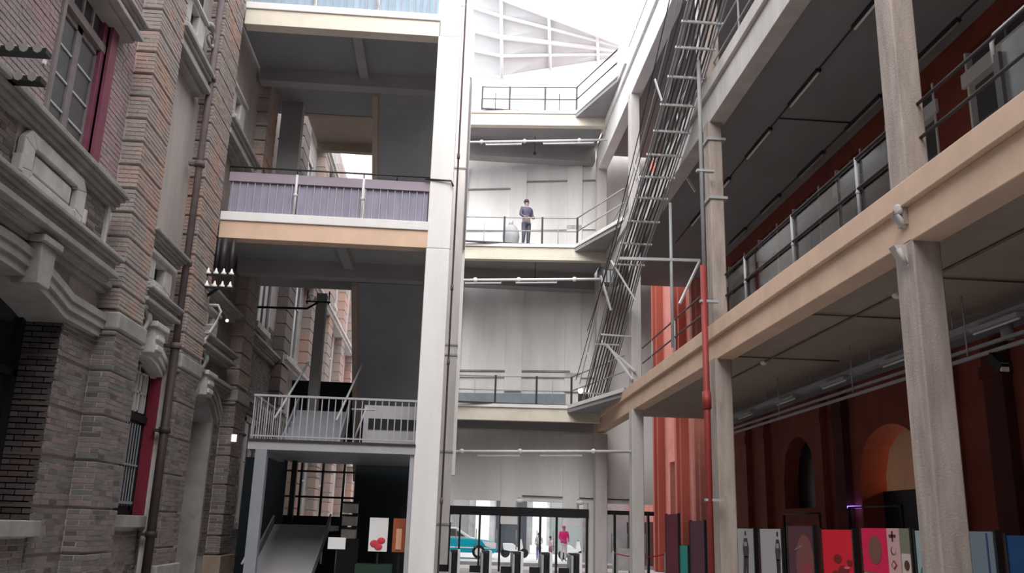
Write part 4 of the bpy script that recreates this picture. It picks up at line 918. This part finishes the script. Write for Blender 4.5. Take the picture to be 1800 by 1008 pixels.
for j, v in enumerate(vs): 
    MB().tube([rp(u, v)+Vector((0, -.12, -.05)) for u in us], .13 if j in (2, 4) else .09, 6).go('purlin', 'white_paint', o)
for u in us[1:-1]: MB().tube([rp(u, v)+Vector((0, -.2, -.08)) for v in (0, .35, .7, .96)], .08, 6).go('rafter', 'white_paint', o)


# ================================================================== TURNSTILES and entrance kit
nm = ('leftmost', 'second', 'middle', 'fourth', 'rightmost')
for i, x in enumerate((.32, 1.12, 1.92, 2.66, 3.42)):
    q = thing('turnstile', '%s of the five entrance turnstiles, black with a pale edge' % nm[i], 'turnstile', (x, 24, 0), 'entrance turnstiles')
    MB().box(x-.07, x+.07, 23.5, 24.3, 0, .96).go('cabinet', 'black', q, bevel=.02)
    MB().box(x+.075, x+.14, 23.45, 24.3, 0, 1.0).go('edge_plate', 'white_paint', q); MB().box(x-.13, x-.075, 23.5, 24.3, 0, .94).go('side_plate', 'steel', q)
    MB().box(x-.1, x+.1, 23.5, 24.3, .96, .99).go('top_plate', 'dark_metal', q)
    MB().box(x-.4, x-.13, 23.9, 23.94, .45, .62).go('flap', 'black', q)
q = thing('notice_board', 'blank white board on a stand right of the shaded column', 'board', (6.2, 31, 0))
MB().box(5.9, 6.55, 30.9, 30.94, .3, 1.02).go('panel', 'stone_pale', q); [MB().box(x, x+.05, 30.88, 30.98, 0, 1.05).go('leg', 'steel', q) for x in (5.85, 6.55)]
q = thing('rope_barrier', 'red rope between posts before the white board', 'barrier', (6, 29.5, 0))
for x in (5.5, 7.2): MB().tube([(x, 29.6, 0), (x, 29.6, .95)], .03, 8).go('post', 'steel', q)
MB().tube([(5.5+1.7*t/8, 29.6, .9-.12*4*(t/8)*(1-t/8)) for t in range(9)], .02, 6).go('rope', flat((.5, .03, .06)), q)

# ================================================================== POSTERS
def stand(label, y0, y1, zt=1.72, X=6.6, bgc=(.8, .8, .8)):
    o = thing('poster_board', label, 'poster', (X, (y0+y1)/2, 0), 'poster boards under the right gallery')
    MB().box(X, X+.03, y0, y1, .3, zt).go('panel', flat(bgc), o)
    [MB().box(X-.01, X+.06, q, q+.05, 0, zt+.02).go('frame_post', 'black', o) for q in (y0-.05, y1)]
    return o
def pr(o, name, col, pts, X=6.6, d=.006):                        # flat print shape on a board (y, z)
    MB().prism([(X-d, y, z) for y, z in pts], (d, 0, 0)).go(name, flat(col), o)
def rect(o, name, col, y0, y1, z0, z1, d=.006): pr(o, name, col, [(y0, z0), (y1, z0), (y1, z1), (y0, z1)], d=d)
def disc(o, name, col, y, z, r, d=.008, rz=None): pr(o, name, col, [(y+r*math.cos(t*math.pi/12), z+(rz or r)*math.sin(t*math.pi/12)) for t in range(24)], d=d)
def fig(o, y, s=1.0, arms=1):
    c = (.03, .027, .028)
    disc(o, 'figure_print', c, y, 1.62, .04, rz=.05)
    pr(o, 'figure_print', (.055, .045, .045), [(y-.15*s, 1.12), (y+.15*s, 1.12), (y+.2*s, 1.3), (y+.1*s, 1.52), (y-.1*s, 1.52), (y-.2*s, 1.3)])
    rect(o, 'figure_print', (.35, .33, .33), y-.1*s, y+.1*s, 1.35, 1.44, d=.009)
    pr(o, 'figure_print', c, [(y-.02, 1.14), (y+.15*s, 1.14), (y+.24*s*arms, .5), (y+.14*s*arms, .5)]); pr(o, 'figure_print', c, [(y+.02, 1.14), (y-.15*s, 1.14), (y-.1*s, .5), (y-.0*s, .5)])
o = stand('white poster with a seated figure in a dark jacket', 19.25, 20.5, bgc=(.47, .45, .46)); fig(o, 19.78)
o = stand('white poster with a standing dark figure at its right side', 17.65, 18.85, bgc=(.50, .48, .49)); fig(o, 17.85, .75, .3)
o = stand('dim mauve poster with a big round face', 16.1, 17.3, zt=1.78, bgc=(.10, .035, .045)); disc(o, 'face_print', (.22, .07, .07), 16.5, 1.1, .42, rz=.52); disc(o, 'face_print', (.30, .05, .06), 16.4, .9, .25, d=.012); pr(o, 'face_print', (.22, .15, .15), [(16.6, 1.45), (16.95, 1.36), (16.95, 1.33), (16.6, 1.4)], d=.014)
o = stand('bright red poster with dark shapes and an orange foot', 14.5, 15.7, bgc=(.72, .008, .03)); rect(o, 'stripe_print', (.9, .25, .05), 14.5, 15.25, .5, .82, d=.006)
for (y, z, r) in ((15.1, 1.25, .15), (14.9, 1.05, .2), (15.2, .98, .16), (14.65, 1.2, .1)): disc(o, 'shape_print', (.2, .01, .012), y, z, r, rz=r*.5)
disc(o, 'shape_print', (.6, .2, .25), 14.75, 1.12, .1, rz=.02, d=.014)
o = stand('collage poster, magenta square with brown disc and pink symbols', 12.65, 14.15, zt=1.75, bgc=(.20, .20, .14))
rect(o, 'magenta_print', (.72, .008, .08), 13.32, 14.15, 1.1, 1.75); disc(o, 'disc_print', (.19, .085, .06), 13.72, 1.43, .21, d=.012)
rect(o, 'pink_print', (.62, .38, .38), 12.95, 13.32, 1.1, 1.75)
rect(o, 'symbol_print', (.1, .03, .04), 13.05, 13.25, 1.62, 1.66, d=.012); rect(o, 'symbol_print', (.1, .03, .04), 13.13, 13.17, 1.56, 1.71, d=.012)
disc(o, 'symbol_print', (.1, .03, .04), 13.16, 1.43, .06, d=.012); disc(o, 'symbol_print', (.62, .38, .38), 13.12, 1.44, .055, d=.018)
pr(o, 'symbol_print', (.35, .03, .05), [(13.15, 1.16), (13.06, 1.23), (13.15, 1.30), (13.24, 1.23)], d=.012); pr(o, 'symbol_print', (.62, .38, .38), [(13.15, 1.19), (13.10, 1.23), (13.15, 1.27), (13.20, 1.23)], d=.018)
rect(o, 'yellow_print', (.75, .36, .02), 13.88, 14.15, .72, 1.08); rect(o, 'black_print', (.02, .02, .02), 13.7, 13.88, .72, 1.08); rect(o, 'teal_print', (.08, .28, .33), 13.42, 13.7, .8, 1.05); rect(o, 'white_print', (.6, .6, .56), 13.36, 14.1, .6, .7)
rect(o, 'cream_print', (.45, .47, .36), 12.7, 13.2, .95, 1.08, d=.012); rect(o, 'olive_print', (.1, .15, .05), 12.7, 13.3, .5, .93); rect(o, 'cream_print', (.62, .52, .47), 12.66, 12.92, 1.12, 1.4); disc(o, 'figure_print', (.1, .03, .02), 12.78, 1.24, .07, d=.012)
for y in (13.05, 13.16): disc(o, 'dot_print', (.03, .03, .02), y, 1.01, .025, d=.016)
o = stand('pale teal poster half hidden by the near column', 11.55, 12.5, bgc=(.33, .43, .43)); disc(o, 'shape_print', (.03, .16, .2), 12.35, .95, .1, rz=.3); rect(o, 'letter_print', (.02, .05, .06), 12.3, 12.36, 1.55, 1.66); rect(o, 'letter_print', (.02, .2, .22), 12.32, 12.36, 1.45, 1.5)
o = stand('grey blue poster with an orange patch, right of the near column', 10.65, 11.4, zt=1.72, bgc=(.20, .26, .30)); rect(o, 'patch_print', (.33, .20, .14), 10.8, 11.2, .9, 1.15); disc(o, 'patch_print', (.42, .13, .05), 10.98, 1.02, .07, d=.012); rect(o, 'stripe_print', (.05, .05, .16), 10.78, 10.81, .5, 1.7)
o = stand('deep blue poster at the right picture edge', 9.0, 10.4, zt=1.68, bgc=(.005, .06, .19))
for z in (1.15, .95): rect(o, 'stripe_print', (.004, .03, .12), 9.2, 10.1, z, z+.05)
o = stand('dark mauve poster with grey shapes left of the red downpipe column', 21.2, 22.6, bgc=(.07, .02, .03)); disc(o, 'shape_print', (.30, .27, .29), 21.9, 1.3, .4, rz=.24); rect(o, 'shape_print', (.25, .19, .2), 21.4, 22.2, .6, 1.0)
o = stand('narrow teal poster among dark boards near the third column', 24.6, 25.4, zt=1.25, X=6.6, bgc=(.02, .28, .24))
o = stand('dark red board behind the teal poster', 25.6, 27.0, zt=2.1, bgc=(.16, .01, .03))
o = stand('dim plum board between the mauve and the teal posters', 23.0, 24.3, zt=1.9, bgc=(.09, .02, .045))
for i, (y, z) in enumerate(((8.2, 2.35), (16.3, 2.2), (20.0, 2.1))):
    q = thing('empty_easel', 'thin black empty display frame against the red wall, %s one' % ('nearest', 'middle', 'farthest')[i], 'frame', (8.6, y, 0), 'display frames by the red wall')
    MB().tube([(8.4, y, 0), (8.4, y, z), (8.4, y+2.2, z), (8.4, y+2.2, 0)], .03, 6).go('frame', 'black', q)
q = tag(MB().box(9.1, 9.3, 19.85, 20.15, 2.24, 2.29).go('strip_light', mat('violet', (.35, .2, .9), .5, emit=.8)), 'short violet strip light near the big arch', 'light')
q = tag(MB().tube([(8.9, 13.4, 5.0), (8.9, 13.4, 4.75)], .1, 10).go('wall_speaker', 'grey_rail'), 'small grey speaker under the trunking by the red wall', 'speaker')

# ================================================================== STREET beyond the doors
fac = struct('wall_street', MB().box(-25, 35, 60, 61, 0, 14), 'street_grey')
for k, x in enumerate((-4.0, 2.4, 6.1, 9.6, 13.0)):
    MB().box(x-.35, x+.55, 59.3, 60, 0, 5).box(x-.5, x+.7, 59.2, 60, 0, .5).go('pier', 'street_white', fac)
MB().box(3.4, 5.4, 59.8, 59.95, 0, 4).go('shopfront', flat((.05, .055, .07)), fac); MB().box(-1.5, 1.6, 59.8, 59.95, .6, 3.4).go('shopfront', flat((.28, .28, .29)), fac); MB().box(7.0, 9.2, 59.8, 59.95, 0, 4).go('shopfront', flat((.2, .22, .22)), fac)
tag(MB().ball((4.1, 59.5, 2.1), (.3, .1, .12), 10, 5).go('shop_lamp', 'lamp_glow'), 'oval lamp in the dark shopfront across the street', 'lamp')
tag(MB().box(-20, 30, 40, 40.3, -.02, .12).go('kerb', 'street_grey'), 'grey kerb stone along the street outside', 'kerb')
o = thing('taxi', 'turquoise and white saloon taxi seen through the entrance doors', 'car', (.8, 48, 0))
def carprof(pts, y0, y1, name, m, bev=.03): return MB().prism([(x, y0, z) for x, z in pts], (0, y1-y0, 0)).go(name, m, o, bevel=bev)
X0 = -1.9
low_ = [(X0, .28), (X0+4.55, .28), (X0+4.72, .5), (X0+4.66, .78), (X0+4.2, .9), (X0+3.3, .98), (X0+.3, 1.0), (X0-.02, .85)]
carprof(low_, 47.2, 48.95, 'body', flat((.0, .42, .55), .35), .06)
carprof([(X0+.25, .98), (X0+4.3, .9), (X0+3.35, 1.04), (X0+2.6, 1.5), (X0+1.3, 1.54), (X0+.7, 1.36)], 47.3, 48.85, 'cabin', 'street_white', .05)
carprof([(X0+1.35, 1.08), (X0+3.05, 1.06), (X0+2.5, 1.42), (X0+1.4, 1.44)], 47.27, 47.33, 'side_window', 'glass_dull', 0)
carprof([(X0+3.9, .88), (X0+4.68, .78), (X0+4.66, .5), (X0+4.1, .62)], 47.15, 47.22, 'front_wing', 'street_white', 0)
MB().box(X0, X0+4.6, 47.17, 47.2, .5, .56).go('trim', 'street_white', o); MB().box(X0+1.7, X0+2.0, 47.9, 48.3, 1.54, 1.68).go('roof_sign', 'street_white', o)
for x in (X0+.85, X0+3.75):
    MB().tube([(x, 47.12, .33), (x, 47.36, .33)], .33, 18).go('wheel', 'black', o); MB().tube([(x, 47.08, .33), (x, 47.13, .33)], .2, 14).go('hubcap', 'street_white', o)
person('person in a bright pink hooded coat on the street outside', 6.05, 46, 0, 1.75, (.85, .01, .25), (.75, .75, .78), hair=(.85, .02, .3), coat=True, yaw=.3)
person('person in pale clothes with blue shorts left of the pink coat', 4.9, 47, 0, 1.35, (.7, .72, .75), (.15, .22, .5), yaw=-.4)
person('person in a pale pink top bending near the pink coat', 5.45, 46.6, 0, 1.2, (.75, .6, .62), (.35, .15, .2), yaw=.9)
for i, (x, y, h, lab) in enumerate(((3.9, 50, 1.0, 'white parked scooter in front of the dark shopfront'), (6.9, 49, .95, 'white parked scooter right of the pink coat'))):
    o = thing('scooter', lab, 'scooter', (x, y, 0), 'parked scooters')
    for dx in (-.5, .5): MB().tube([(x+dx, y-.05, .25), (x+dx, y+.05, .25)], .25, 14).go('wheel', 'black', o)
    MB().prism([(x-.6, y-.15, .4), (x+.1, y-.15, .3), (x+.45, y-.15, .5), (x+.35, y-.15, 1.0), (x+.25, y-.15, .95), (x+.2, y-.15, .5), (x-.1, y-.15, .75), (x-.65, y-.15, .75)], (0, .3, 0)).go('body', 'street_white', o, bevel=.03)
    MB().tube([(x+.3, y-.3, 1.0), (x+.3, y+.3, 1.0)], .02, 6).go('handlebar', 'black', o)
for q in bpy.data.objects:
    if '_b' in q: del q['_b']
